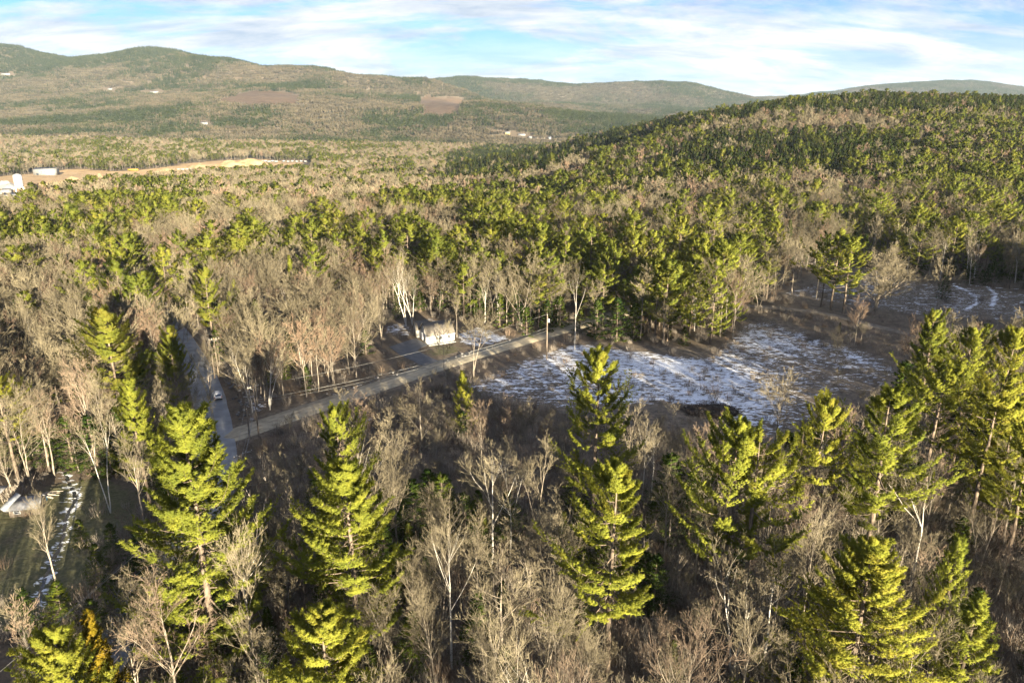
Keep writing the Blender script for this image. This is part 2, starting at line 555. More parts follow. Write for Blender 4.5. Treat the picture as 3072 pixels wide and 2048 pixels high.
def ground_mat():
    m, nt, N, L = new_mat('forest_floor')
    out = N('ShaderNodeOutputMaterial'); bs = N('ShaderNodeBsdfPrincipled')
    bs.inputs['Roughness'].default_value = 0.95; bs.inputs['Specular IOR Level'].default_value = 0.1
    geo = N('ShaderNodeNewGeometry')

    def noise(scale, detail=5, rough=0.6, stretch=None, rot=0.0, dist=0.0):
        n = N('ShaderNodeTexNoise'); n.inputs['Scale'].default_value = scale; n.inputs['Detail'].default_value = detail
        n.inputs['Roughness'].default_value = rough; n.inputs['Distortion'].default_value = dist
        if stretch:
            mp = N('ShaderNodeMapping'); mp.inputs['Scale'].default_value = stretch; mp.inputs['Rotation'].default_value = (0, 0, rot)
            L(geo.outputs['Position'], mp.inputs[0]); L(mp.outputs[0], n.inputs['Vector'])
        else:
            L(geo.outputs['Position'], n.inputs['Vector'])
        return n.outputs[0]

    def ramp(src, stops):
        c = N('ShaderNodeValToRGB')
        e = c.color_ramp.elements
        e[0].position, e[0].color = stops[0][0], (*stops[0][1], 1)
        e[1].position, e[1].color = stops[1][0], (*stops[1][1], 1)
        for p, k in stops[2:]:
            x = e.new(p); x.color = (*k, 1)
        L(src, c.inputs[0])
        return c.outputs[0]

    def attr(nm):
        a = N('ShaderNodeAttribute'); a.attribute_name = nm
        return a.outputs['Fac']

    def mixc(f, a, b):
        x = N('ShaderNodeMix'); x.data_type = 'RGBA'
        L(f, x.inputs['Factor']); L(a, x.inputs['A']); L(b, x.inputs['B'])
        return x.outputs['Result']

    def patch(mask, nz, lo, hi):
        """mask + noise thresholded: ragged patches"""
        a = N('ShaderNodeMath'); a.operation = 'ADD'; L(mask, a.inputs[0]); L(nz, a.inputs[1])
        r = N('ShaderNodeMapRange'); r.interpolation_type = 'SMOOTHSTEP'
        r.inputs['From Min'].default_value = lo; r.inputs['From Max'].default_value = hi
        L(a.outputs[0], r.inputs[0])
        return r.outputs[0]
    n_f = noise(1.6, 6, .65); n_m = noise(0.22, 5, .6); n_b = noise(0.03, 4)
    litter = ramp(n_f, [(0.3, (0.045, 0.038, 0.030)), (0.7, (0.165, 0.128, 0.094))])
    litter2 = ramp(n_m, [(0.35, (0.065, 0.058, 0.044)), (0.68, (0.150, 0.112, 0.080))])
    half = N('ShaderNodeValue'); half.outputs[0].default_value = 0.45
    base = mixc(half.outputs[0], litter, litter2)
    grass = ramp(n_f, [(0.3, (0.045, 0.050, 0.026)), (0.7, (0.120, 0.112, 0.062))])
    base = mixc(patch(attr('grass'), n_m, .95, 1.25), base, grass)
    earth = ramp(noise(.9, 6, .7, (1, 1, 1)), [(0.32, (0.060, 0.051, 0.040)), (0.68, (0.190, 0.155, 0.118))])
    base = mixc(patch(attr('earth'), n_m, .9, 1.2), base, earth)
    sand = ramp(noise(.05, 6, .7), [(0.35, (0.27, 0.18, 0.095)), (0.65, (0.44, 0.32, 0.18))])
    base = mixc(patch(attr('sand'), noise(.02, 4), .9, 1.15), base, sand)
    heath = ramp(noise(.03, 6, .7), [(0.35, (0.062, 0.042, 0.030)), (0.65, (0.105, 0.072, 0.048))])
    base = mixc(patch(attr('heath'), noise(.01, 4), .9, 1.15), base, heath)
    snow = ramp(noise(2.5, 4), [(0.3, (0.52, 0.55, 0.60)), (0.7, (0.68, 0.71, 0.76))])
    # patches combed into drifts by tyre and skidder tracks
    st = noise(0.42, 6, .68, (0.7, 1.7, 1), math.radians(24), 1.2)
    s2 = noise(1.3, 3, .6, (0.6, 1.6, 1), math.radians(18), .8)
    ms = N('ShaderNodeMath'); ms.operation = 'MULTIPLY_ADD'; ms.inputs[1].default_value = 0.60
    L(s2, ms.inputs[0]); L(st, ms.inputs[2])
    base = mixc(patch(attr('snow'), ms.outputs[0], 1.33, 1.40), base, snow)
    L(base, bs.inputs['Base Color'])
    bp = N('ShaderNodeBump'); bp.inputs['Strength'].default_value = .9; bp.inputs['Distance'].default_value = .35
    L(st, bp.inputs['Height']); L(bp.outputs[0], bs.inputs['Normal'])
    L(bs.outputs[0], out.inputs[0])
    return m


M['ground'] = ground_mat()

# ------------------------------------------------------------------ zones (photo columns/rows of ground points)
CLEARING = [(1395, 1142), (1560, 1078), (1760, 1022), (1990, 1040), (2190, 1035), (2225, 955), (2330, 950), (2480, 1010), (2620, 1060), (2740, 1110), (2740, 1190), (2520, 1230),
            (2450, 1310), (2250, 1350), (2060, 1300), (1900, 1285), (1650, 1235), (1450, 1190)]
SNOW = [(1340, 1172), (1560, 1074), (1740, 1018), (1800, 1035), (1990, 1055), (2120, 1070), (2230, 960), (2330, 960), (2480, 1015), (2660, 1070), (2760, 1150), (2520, 1215), (2420, 1300),
        (2280, 1330), (2180, 1280), (2050, 1215), (1850, 1222), (1700, 1236), (1480, 1205)]
BRUSH = [(690, 1345), (1000, 1248), (1395, 1142), (1450, 1190), (1650, 1235), (1900, 1285), (2060, 1300), (2250, 1350), (2140, 1460), (1800, 1530), (1400, 1560), (1000, 1560), (760, 1560), (690, 1480)]
HOUSE_YARD = [(1080, 1120), (1140, 985), (1240, 945), (1420, 965), (1535, 1018), (1330, 1085), (1280, 1100)]
TRIANGLE = [(560, 985), (700, 880), (1000, 850), (1140, 940), (1150, 1080), (1060, 1165), (720, 1270), (690, 1240), (640, 1110)]
LOW_YARD = [(-260, 1560), (60, 1480), (150, 1440), (340, 1430), (440, 1470), (400, 1600), (330, 1700), (240, 1820), (60, 1900), (-300, 1900)]
FIELD = [(2330, 880), (2440, 815), (2560, 790), (2740, 845), (3160, 880), (3160, 965), (2900, 1000), (2760, 1010), (2620, 965), (2440, 935)]
PIT = [(-120, 620), (-120, 540), (90, 522), (230, 505), (330, 515), (480, 505), (560, 490), (660, 482), (770, 478), (860, 485), (940, 488), (930, 500), (760, 503), (600, 512), (450, 527), (220, 560), (120, 592)]
HEATH = [[(650, 303), (740, 275), (850, 275), (915, 290), (880, 310), (750, 314)], [(1250, 292), (1390, 294), (1400, 302), (1370, 342), (1270, 346)]]
SPRUCES_AND_SHADE = [[(1990, 470), (2150, 430), (2450, 425), (2680, 450), (2720, 520), (2500, 560), (2150, 560), (1990, 530)],
           [(1980, 400), (2150, 300), (2600, 240), (3200, 250), (3200, 372), (2700, 368), (2350, 362), (2200, 392)],
           [(1340, 480), (1700, 390), (2050, 320), (2120, 400), (1850, 470), (1560, 570), (1340, 580)]]  # last outline: dense dark spruces stand in for shadow on the hill's flank

# ------------------------------------------------------------------ the ground sheet
ppx, ppy = to_px(gx, gy, GZ)
ppx = np.where(gy > 5, ppx, -9999)


def soft(poly, blur=0):
    return pip(ppx, ppy, poly).astype(np.float32)


def blur(a, n=2):
    for _ in range(n):
        b = a.copy()
        b[1:-1, 1:-1] = (a[1:-1, 1:-1] * 2 + a[:-2, 1:-1] + a[2:, 1:-1] + a[1:-1, :-2] + a[1:-1, 2:]) / 6
        a = b
    return a


d_gravel = poly_dist(gx, gy, GRAVEL[::4]); d_paved = poly_dist(gx, gy, PAVED[::4]); d_lane = poly_dist(gx, gy, LANE[::4]); d_stream = poly_dist(gx, gy, STREAM[::4])
big = fbm(gx / 40., gy / 40., 21, 3)
snow = blur(soft(SNOW), 7) * (0.33 + 0.41 * big)
# windrow of old snow through the clearing
WIND = np.array([flat(*p) for p in [(1720, 1045), (1900, 1065), (2050, 1095), (2160, 1120)]])
snow = np.maximum(snow, 0.62 * np.exp(-(poly_dist(gx, gy, WIND) / 2.3) ** 2))
snow = np.maximum(snow, 0.52 * blur(soft([(1130, 985), (1200, 965), (1245, 980), (1240, 1012), (1150, 1005)]), 1))
snow = np.maximum(snow, 0.56 * blur(soft([(1360, 1005), (1430, 975), (1480, 990), (1535, 1018), (1440, 1045), (1375, 1030)]), 1))
snow = np.maximum(snow, 0.45 * blur(soft([(1270, 945), (1340, 950), (1330, 968), (1270, 965)]), 1))
snow = np.maximum(snow, 0.50 * blur(soft([(650, 1090), (690, 1100), (760, 1180), (830, 1190), (800, 1250), (740, 1250), (700, 1180)]), 2))
snow = np.maximum(snow, 0.50 * np.exp(-((poly_dist(gx, gy, np.array([flat(745, 1335), flat(735, 1440), flat(730, 1500)]))) / 2.0) ** 2))
snow = np.maximum(snow, 0.44 * blur(soft([(1060, 1215), (1180, 1230), (1150, 1290), (1050, 1280)]), 2))
snow = np.maximum(snow, 0.58 * np.exp(-((d_stream - 0.8) / 1.3) ** 2) * (gy < 125) * (gy > 60))
snow = np.maximum(snow, 0.46 * blur(soft([(2330, 880), (2640, 800), (2740, 845), (3100, 880), (3100, 960), (2850, 960), (2700, 940), (2440, 900)]), 1))
TRK = [np.array([flat(*p) for p in [(2860, 862), (2910, 885), (2935, 915), (2900, 940)]]), np.array([flat(*p) for p in [(2960, 868), (2985, 890), (2975, 925)]]),
       np.array([flat(*p) for p in [(2860, 858), (2950, 868), (3120, 880)]]), np.array([flat(*p) for p in [(2440, 793), (2500, 783), (2560, 780)]])]
for tr in TRK:
    snow = np.maximum(snow, 0.72 * np.exp(-(poly_dist(gx, gy, tr) / 1.0) ** 2))
snow = np.maximum(snow, 0.36 * np.exp(-((d_gravel - 6.5) / 2.0) ** 2) * (big > .45))
snow = np.maximum(snow, 0.30 * sstep(.58, .66, fbm(gx / 22., gy / 22., 44, 3)) * (gy < 500))
snow *= (d_gravel > 4.2) & (d_paved > 5.0)
grass = blur(soft(LOW_YARD), 3) * .74
grass = np.maximum(grass, .7 * np.exp(-(np.hypot(gx - HOUSE[0] - 3, gy - HOUSE[1] + 8) / 9) ** 2))
grass = np.maximum(grass, .5 * blur(soft(FIELD), 1))
earth = blur(soft(CLEARING), 2) * .9
earth = np.maximum(earth, .6 * blur(soft(FIELD), 1))
earth = np.maximum(earth, .75 * np.exp(-((d_gravel - 4) / 2.2) ** 2))
sand = soft(PIT) * 1.0
heath = np.maximum(soft(HEATH[0]), soft(HEATH[1]))

nyy, nxx = gx.shape
V = np.stack([gx, gy, GZ], -1).reshape(-1, 3)
idx = np.arange(nyy * nxx).reshape(nyy, nxx)
Q = np.stack([idx[:-1, :-1], idx[:-1, 1:], idx[1:, 1:], idx[1:, :-1]], -1).reshape(-1, 4)
gm = MB().add(V, quads=Q).mesh('ground', [M['ground']], smooth=True)
for nm, a in (('snow', snow), ('grass', grass), ('earth', earth), ('sand', sand), ('heath', heath)):
    at = gm.attributes.new(nm, 'FLOAT', 'POINT')
    at.data.foreach_set('value', np.ascontiguousarray(a, np.float32).ravel())
tag(obj('ground', gm), kind='structure')

# ------------------------------------------------------------------ roads
M['asphalt'] = noise_mat('old_asphalt', (0.15, 0.158, 0.17), (0.22, 0.23, 0.243), .35, rough=.85, detail=8, bump=.1)
M['drive'] = noise_mat('drive_asphalt', (0.075, 0.078, 0.086), (0.105, 0.108, 0.115), .6, rough=.85, detail=8)
M['gravel'] = noise_mat('gravel', (0.21, 0.182, 0.130), (0.31, 0.275, 0.200), .8, rough=.95, detail=8, bump=.3)
M['lane'] = noise_mat('dirt', (0.11, 0.092, 0.070), (0.19, 0.162, 0.126), .7, rough=.95, detail=8, bump=.3)
M['yellow'] = noise_mat('worn_yellow_paint', (0.13, 0.115, 0.07), (0.34, 0.25, 0.06), 1.2, detail=8, p0=.4, p1=.6)


def strip(path, offs, zs, wob=0.0, seed=0):
    """sheet along a path: lateral offsets and height over the ground"""
    path = np.asarray(path)
    T = np.gradient(path, axis=0); T /= np.linalg.norm(T, axis=1, keepdims=True)
    Nn = np.stack([T[:, 1], -T[:, 0]], 1)
    zc = ground(path[:, 0], path[:, 1])
    V = []
    for k, (o, z) in enumerate(zip(offs, zs)):
        w = wob * (fbm(np.arange(len(path)) * .31 + k * 50, np.zeros(len(path)) + seed, 3, 3) - .5) * 2 if abs(o) > max(abs(np.array(offs))) * .9 else 0
        p = path + Nn * (o + np.sign(o) * w)[..., None] if np.ndim(w) else path + Nn * o
        V.append(np.stack([p[:, 0], p[:, 1], zc + z], 1))
    V = np.stack(V, 1)
    n, m = V.shape[:2]
    ix = np.arange(n * m).reshape(n, m)
    q = np.stack([ix[:-1, :-1], ix[:-1, 1:], ix[1:, 1:], ix[1:, :-1]], -1).reshape(-1, 4)
    return MB().add(V.reshape(-1, 3), quads=q)


w = PAVED_W / 2
rd = tag(obj('paved_road', strip(PAVED, [-w - .35, -w, 0, w, w + .35], [-.25, .09, .15, .09, -.25], .25, 1).mesh('paved_road', [M['asphalt']], True)), kind='structure')
for s in (-.14, .14):
    obj('centre_line', strip(PAVED, [s - .06, s + .06], [.156, .156]).mesh('centre_line', [M['yellow']]), rd)
w = GRAVEL_W / 2
tag(obj('gravel_road', strip(GRAVEL, [-w - .5, -w, 0, w, w + .5], [-.25, .05, .12, .05, -.25], .45, 5).mesh('gravel_road', [M['gravel']], True)), kind='structure')
grd = bpy.data.objects['gravel_road']
M['track'] = noise_mat('packed_gravel', (0.24, 0.21, 0.155), (0.36, 0.32, 0.24), .5, rough=.95, detail=9, stretch=(1, 1, 1))
for s in (-1, 1):
    o1, o2 = s * .85 - .28, s * .85 + .28
    obj('wheel_track', strip(GRAVEL, [o1, o2], [.12 - .0219 * abs(o1) + .006, .12 - .0219 * abs(o2) + .006], .0, 3).mesh('wheel_track', [M['track']]), grd)
w = LANE_W / 2
tag(obj('dirt_lane', strip(LANE, [-w - .4, -w, 0, w, w + .4], [-.25, .05, .07, .05, -.25], .5, 9).mesh('dirt_lane', [M['lane']], True)), kind='structure')

DRIVE = [flat(*p) for p in [(1168, 1044), (1248, 1018), (1283, 1039), (1262, 1047), (1252, 1056), (1284, 1072), (1330, 1094), (1282, 1108), (1200, 1068)]]
bm = bmesh.new()
f = bm.faces.new([bm.verts.new((x, y, float(ground(x, y)) + .06)) for x, y in DRIVE])
bmesh.ops.recalc_face_normals(bm, faces=[f])
ex = bmesh.ops.extrude_face_region(bm, geom=[f])
for v in [e for e in ex['geom'] if isinstance(e, bmesh.types.BMVert)]:
    v.co.z -= .3
bmesh.ops.triangulate(bm, faces=bm.faces[:])
me = bpy.data.meshes.new('driveway'); bm.to_mesh(me); bm.free(); me.materials.append(M['drive'])
tag(obj('driveway', me), kind='structure')

# water of the brook: thin dark ribbon with ice
M['water'] = noise_mat('brook_water', (0.010, 0.011, 0.012), (0.03, 0.033, 0.033), .8, rough=.25, spec=.5)
ST = STREAM
zc = ground(ST[:, 0], ST[:, 1])
tag(obj('brook', strip(ST, [-.32, -.1, .1, .32], [.06, .07, .07, .06], .2, 12).mesh('brook', [M['water']], True)), kind='structure')

# far buildings, sand piles and parked trailers: photo column, row of the foot, half width in columns kept free of trees
FAR_SPOTS = [(132, 524, 40), (62, 578, 30), (10, 562, 40), (45, 600, 45), (400, 514, 24), (548, 512, 28), (800, 488, 40), (880, 488, 60), (1523, 402, 14), (1566, 406, 14), (1592, 414, 12), (1648, 416, 10), (16, 226, 22), (330, 270, 14), (462, 278, 22),
             (612, 372, 14), (286, 533, 16)]
# ------------------------------------------------------------------ tree prototypes
def conifer(rng, h, R, cb, gap, per, e_low, e_top, prof, sub, tuf, B, ln, wd, droop=0.0, sag=0.12, up=0.32, drop=0.15, side=6, thin=1.0, lean=0.0, flatness=.35, bare_low=0, wide=1.15, asym=.12, plate=.75):
    """trunk and crown of a conifer. prof(t): branch length over the crown height"""
    tr, br, fo = MB(), MB(), MB()
    K = 9
    s = np.linspace(0, 1, K)
    wob = np.cumsum(rng.normal(0, .012 * h / K * 2, (K, 2)), axis=0); wob[0] = 0
    TP = np.stack([wob[:, 0] + lean * h * s, wob[:, 1], s * h * .985], 1)
    r0 = h * .0135 + .04
    TR = r0 * (1 - s) ** .8 + .02
    v, q = tubes(TP[None], TR[None], side); tr.add(v, quads=q)
    zs = []
    z = cb * h
    while z < h * .965:
        zs.append(z); z += gap * rng.uniform(.7, 1.3) * (1.15 - .45 * (z / h))
    Z, AZ = [], []
    for z in zs:
        n = max(2, int(round(per * rng.uniform(.75, 1.25))))
        a0 = rng.uniform(0, 6.283)
        for k in range(n):
            if rng.random() < drop:
                continue
            Z.append(z + rng.normal(0, .12 * gap)); AZ.append(a0 + 6.283 * k / n + rng.normal(0, .25))
    Z = np.clip(np.array(Z), .02 * h, .97 * h); AZ = np.array(AZ)
    nb = len(Z)
    t = np.clip((Z - cb * h) / (h * (1 - cb)), 0, 1)
    wf = np.interp(Z, np.linspace(0, h, 15), rng.uniform(.74, 1.18, 15))
    Lb = R * wide * prof(t) * rng.uniform(.62, 1.12, nb) * wf * (1 + asym * np.cos(AZ - rng.uniform(0, 6.283))) + .3
    Lb = np.where(rng.random(nb) < .06, Lb * 1.22, Lb)
    el = np.radians(e_low + (e_top - e_low) * t ** 1.4) + rng.normal(0, .09, nb)
    Kb = 6
    sb = np.linspace(0, 1, Kb)
    dirh = np.stack([np.cos(AZ), np.sin(AZ), 0 * AZ], 1)
    perp = np.stack([-np.sin(AZ), np.cos(AZ), 0 * AZ], 1)
    base = np.stack([np.interp(Z, TP[:, 2], TP[:, 0]), np.interp(Z, TP[:, 2], TP[:, 1]), Z], 1)
    wig = rng.normal(0, .10, nb)[:, None] * np.sin(sb * 3.0)[None]
    hor = Lb[:, None] * sb[None] * np.cos(np.minimum(el, 1.1))[:, None]
    ver = Lb[:, None] * (np.sin(el)[:, None] * sb[None] - sag * np.sin(sb * math.pi)[None] + up * sb[None] ** 2.6 * rng.uniform(.4, 1.2, nb)[:, None] - droop * sb[None] ** 1.5)
    BP = base[:, None, :] + hor[..., None] * dirh[:, None, :] + (Lb[:, None] * wig)[..., None] * perp[:, None, :]
    BP[..., 2] += ver
    BR = (.010 * Lb + .012)[:, None] * (1.05 - sb)[None] * thin + .004
    v, q = tubes(BP, BR, 3); tr.add(v, quads=q)
    # branchlets
    ns = sub
    S = rng.uniform(.16, 1.0, (nb, ns)) ** .75
    S[:, 0] = .97
    T = np.gradient(BP, axis=1)
    f = S * (Kb - 1); i0 = np.clip(f.astype(int), 0, Kb - 2); fr = (f - i0)[..., None]
    bi = np.arange(nb)[:, None]
    p0 = BP[bi, i0] * (1 - fr) + BP[bi, i0 + 1] * fr
    tg = nrm(T[bi, i0] * (1 - fr) + T[bi, i0 + 1] * fr)
    sd = np.where(rng.random((nb, ns)) < .5, -1., 1.)
    ang = rng.uniform(.45, 1.15, (nb, ns)); ang[:, 0] *= .2
    side_v = nrm(np.cross(tg, np.array([0, 0, 1.])))
    d = tg * np.cos(ang)[..., None] + side_v * (sd * np.sin(ang))[..., None]
    d[..., 2] += rng.normal(.12, .16, (nb, ns)) - droop * .6
    d = nrm(d)
    lb = (Lb[:, None] * .34 * (1.12 - .62 * S) + .18) * rng.uniform(.6, 1.25, (nb, ns))
    u = (np.arange(tuf) + .5) / tuf
    O = p0[:, :, None, :] + d[:, :, None, :] * (lb[..., None] * u[None, None, :])[..., None]
    O[..., 2] += (lb[..., None] * u ** 2 * .12)
    O += rng.normal(0, .05, O.shape) * min(1.5, ln * 3)
    O = O.reshape(-1, 3)
    Dd = np.repeat(d.reshape(-1, 3), tuf, 0)
    # leader
    nl = max(3, int(sub * 1.5))
    lo = np.stack([TP[-1, 0] + rng.normal(0, .1, nl), TP[-1, 1] + rng.normal(0, .1, nl), h * (.955 + .045 * np.linspace(0, 1, nl))], 1)
    O = np.concatenate([O, lo]); Dd = np.concatenate([Dd, np.tile([[0, 0, 1.]], (nl, 1))])
    o = np.repeat(O, B, 0)
    dd = nrm(np.repeat(Dd, B, 0) * .55 + rng.normal(0, .55, o.shape) * np.array([1, 1, plate]) + np.array([0, 0, flatness]))
    ax = np.stack([np.interp(o[:, 2], TP[:, 2], TP[:, 0]), np.interp(o[:, 2], TP[:, 2], TP[:, 1]), o[:, 2]], 1)
    no = nrm(nrm(o - ax) * .55 + dd * .65 + np.array([0, 0, .5]))
    v, tt = blades(o, dd, ln * rng.uniform(.7, 1.25, len(o)), wd * rng.uniform(.7, 1.3, len(o)), rng, no)
    fo.add(v, tris=tt, nv=np.repeat(no, 3, 0))
    if bare_low:
        nbk = bare_low
        zz = rng.uniform(.12 * h, max(cb * h, .2 * h), nbk); az = rng.uniform(0, 6.283, nbk); L = rng.uniform(.8, 2.6, nbk)
        b0 = np.stack([np.interp(zz, TP[:, 2], TP[:, 0]), np.interp(zz, TP[:, 2], TP[:, 1]), zz], 1)
        e = b0 + np.stack([np.cos(az) * L, np.sin(az) * L, rng.normal(0, .25, nbk)], 1)
        P = np.stack([b0, (b0 + e) / 2 + [0, 0, .12], e], 1)
        v, q = tubes(P, np.stack([np.full(nbk, .03), np.full(nbk, .02), np.full(nbk, .008)], 1), 3); tr.add(v, quads=q)
    return tr, br, fo


def prof_pine(t):
    return (1 - t) ** .72 * (.62 + .38 * np.clip(t / .22, 0, 1))


def prof_pine_broad(t):
    return (1 - t ** 1.7) ** .9 * (.55 + .45 * np.clip(t / .3, 0, 1))


def prof_cone(t):
    return (1 - t) ** .95 * (.8 + .2 * np.clip(t / .1, 0, 1)) + .03


def grow(P, Rr, rng, n, t0, t1, amin, amax, lscale, rscale, K, trop, wig, tip=True):
    """children of paths P (M,K0,3): returns child paths and radii"""
    Mn, K0, _ = P.shape
    tt = rng.uniform(t0, t1, (Mn, n))
    if tip:
        tt[:, 0] = .985
    f = tt * (K0 - 1); i0 = np.clip(f.astype(int), 0, K0 - 2); fr = (f - i0)
    mi = np.arange(Mn)[:, None]
    p0 = P[mi, i0] * (1 - fr[..., None]) + P[mi, i0 + 1] * fr[..., None]
    r0 = Rr[mi, i0] * (1 - fr) + Rr[mi, i0 + 1] * fr
    tg = nrm(P[mi, i0 + 1] - P[mi, i0])
    rv = nrm(np.cross(tg, rng.normal(size=tg.shape)))
    a = rng.uniform(amin, amax, (Mn, n))
    if tip:
        a[:, 0] *= .35
    d = nrm(tg * np.cos(a)[..., None] + rv * np.sin(a)[..., None])
    plen = np.linalg.norm(np.diff(P, axis=1), axis=2).sum(1)
    ln = plen[:, None] * lscale * (1.18 - .62 * tt) * rng.uniform(.65, 1.25, (Mn, n))
    d = d.reshape(-1, 3); p0 = p0.reshape(-1, 3); ln = ln.ravel(); r0 = r0.ravel()
    C = np.zeros((len(d), K, 3)); C[:, 0] = p0
    for k in range(1, K):
        d = nrm(d + np.array([0, 0, trop]) / K + rng.normal(0, wig, d.shape))
        C[:, k] = C[:, k - 1] + d * (ln / (K - 1))[:, None]
    rr = np.minimum(r0 * rscale, .9 * r0)
    R = rr[:, None] * np.linspace(1, .35, K)[None]
    return C, R


def broadleaf(rng, h, fork, n1, n2, n3, n4, spread=(.45, .95), tw=.02, lod=0, trop=.45, stems=1, r0=None, l1=.50, w_out=0.0):
    """leafless tree: trunk + limbs, and the fine crown"""
    tr, cr = MB(), MB()
    r0 = r0 or h * .0105 + .03
    TPs, TRs = [], []
    K = 9
    s = np.linspace(0, 1, K)
    for k in range(stems):
        wob = np.cumsum(rng.normal(0, .016 * h / K * 2, (K, 2)), axis=0); wob[0] = 0
        a = rng.uniform(0, 6.283); ln = (0.0 if stems == 1 else rng.uniform(.10, .30))
        hh = h * (1 if k == 0 else rng.uniform(.75, 1.0)) * .86
        TPs.append(np.stack([wob[:, 0] + math.cos(a) * ln * hh * s ** 1.3, wob[:, 1] + math.sin(a) * ln * hh * s ** 1.3, s * hh], 1))
        TRs.append(r0 * (1 if stems == 1 else .7) * ((1 - s) ** .85 * .93 + .07))
    TP, TR = np.array(TPs), np.array(TRs)
    v, q = tubes(TP, TR, 6 if lod == 0 else 3 if lod > 1 else 4); tr.add(v, quads=q)
    C1, R1 = grow(TP, TR, rng, n1, fork, .97, spread[0], spread[1], l1, .55, 5, trop, .10 + w_out)
    v, q = tubes(C1, R1, 4 if lod == 0 else 3); tr.add(v, quads=q)
    C2, R2 = grow(C1, R1, rng, n2, .22, .97, .35, .85, .52, .6, 4, trop * .6, .13)
    R2 = np.maximum(R2, tw * .55)
    if lod == 0:
        v, q = tubes(C2, R2, 3); cr.add(v, quads=q)
    else:
        ribbons(cr, C2, np.maximum(R2, tw * .6) * 2, rng)
    if n3:
        C3, R3 = grow(C2, R2, rng, n3, .15, .98, .35, .8, .58, .6, 3, trop * .5, .15)
        R3 = np.maximum(R3, tw * .42)
        ribbons(cr, C3, R3 * 2, rng)
        if n4:
            C4, R4 = grow(C3, R3, rng, n4, .15, .98, .3, .75, .62, .6, 2, trop * .5, .12)
            d = C4[:, 1] - C4[:, 0]
            ln = np.linalg.norm(d, axis=1)
            v, t = blades(C4[:, 0], nrm(d), ln, np.full(len(ln), tw), rng); cr.add(v, tris=t)
    return tr, cr


def ribbons(mb, C, W, rng):
    """flat tapering strips along paths"""
    Mn, K, _ = C.shape
    sd = nrm(np.cross(C[:, -1] - C[:, 0], rng.normal(size=(Mn, 3))))
    A = C - sd[:, None] * (W * .5)[..., None]; B = C + sd[:, None] * (W * .5)[..., None]
    V = np.stack([A, B], 2).reshape(-1, 3)
    ix = np.arange(Mn * K * 2).reshape(Mn, K, 2)
    q = np.stack([ix[:, :-1, 0], ix[:, :-1, 1], ix[:, 1:, 1], ix[:, 1:, 0]], -1).reshape(-1, 4)
    mb.add(V, quads=q)


PROTO = {}       # (kind, lod) -> list of dict(parts=[(name, mesh)], h, R, joined)
PCOL = {}


def reg(kind, lod, parts, h, R):
    """parts: list of (part name, MB, material)"""
    PROTO.setdefault((kind, lod), []).append(dict(parts=parts, h=h, R=R, meshes=None, joined=None))


def meshes_of(p, kind):
    if p['meshes'] is None:
        p['meshes'] = [(nm, mb.mesh(kind + '_' + nm, [mt])) for nm, mb, mt in p['parts']]
    return p['meshes']


def joined_of(p, kind):
    if p['joined'] is None:
        j = MB()
        for k, (nm, mb, mt) in enumerate(p['parts']):
            j.merge(mb, k)
        p['joined'] = j.mesh(kind + '_tree', [mt for _, _, mt in p['parts']])
    return p['joined']


R_ = np.random.default_rng
# white pines, close: full crown, open crown, broad crown, slender, young
for i, (h, R, cb, gap, prof, drop) in enumerate([(30, 7.0, .04, 1.08, prof_pine, .10), (30, 6.4, .36, 1.25, prof_pine_broad, .24), (30, 6.2, .42, 1.35, prof_pine_broad, .3),
                                                 (30, 5.0, .34, 1.2, prof_pine, .2), (30, 6.6, .24, 1.1, prof_pine, .18), (30, 5.8, .5, 1.2, prof_pine_broad, .25), (30, 8.0, .05, 1.05, prof_pine_broad, .1), (30, 6.2, .3, 1.3, prof_pine, .3), (30, 5.6, .45, 1.25, prof_pine_broad, .32), (30, 6.6, .18, 1.2, prof_pine, .22)]):
    g = R_(100 + i)
    tr, br, fo = conifer(g, h, R, cb, gap * (1.26 if cb > .2 else 1.1), 5.2, 0, 38, prof, 26, 6, 10, .37, .098, drop=drop + .05, up=.36, lean=g.normal(0, .012), bare_low=18 if cb > .2 else 6, wide=1.5, asym=.22, plate=.6)
    reg('pine', 0, [('trunk', tr, M['pine_bark']), ('crown', fo, M['pine'])], h, R)
for i in range(2):
    tr, br, fo = conifer(R_(130 + i), 14, 3.1, .08, .75, 5, 18, 60, prof_cone, 10, 4, 6, .30, .08, drop=.1)
    reg('young_pine', 0, [('trunk', tr, M['pine_bark']), ('crown', fo, M['pine'])], 14, 3.1)
for i, (R, cb, prof) in enumerate([(5.6, .35, prof_pine_broad), (5.0, .45, prof_pine_broad), (6.2, .3, prof_pine_broad), (5.2, .3, prof_pine), (5.6, .5, prof_pine_broad), (5.8, .2, prof_pine)]):
    tr, br, fo = conifer(R_(150 + i), 24, R * 1.1, cb, 1.95, 5.0, 0, 26, prof, 13, 3, 6, .66, .27, drop=.24, up=.26, side=4, bare_low=6, wide=1.55, plate=.4, flatness=.2, asym=.2)
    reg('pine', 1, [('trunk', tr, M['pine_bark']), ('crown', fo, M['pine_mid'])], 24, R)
for i, (R, cb, prof) in enumerate([(5.4, .3, prof_pine_broad), (5.0, .35, prof_pine_broad), (5.8, .25, prof_pine_broad), (4.8, .2, prof_pine)]):
    tr, br, fo = conifer(R_(170 + i), 21, R * 1.1, cb, 2.5, 4.6, 0, 26, prof, 7, 2, 3, 1.25, .62, drop=.15, up=.25, side=3, thin=1.4, wide=1.5, plate=.4, flatness=.2)
    reg('pine', 2, [('trunk', tr, M['pine_bark']), ('crown', fo, M['pine_far'])], 21, R)
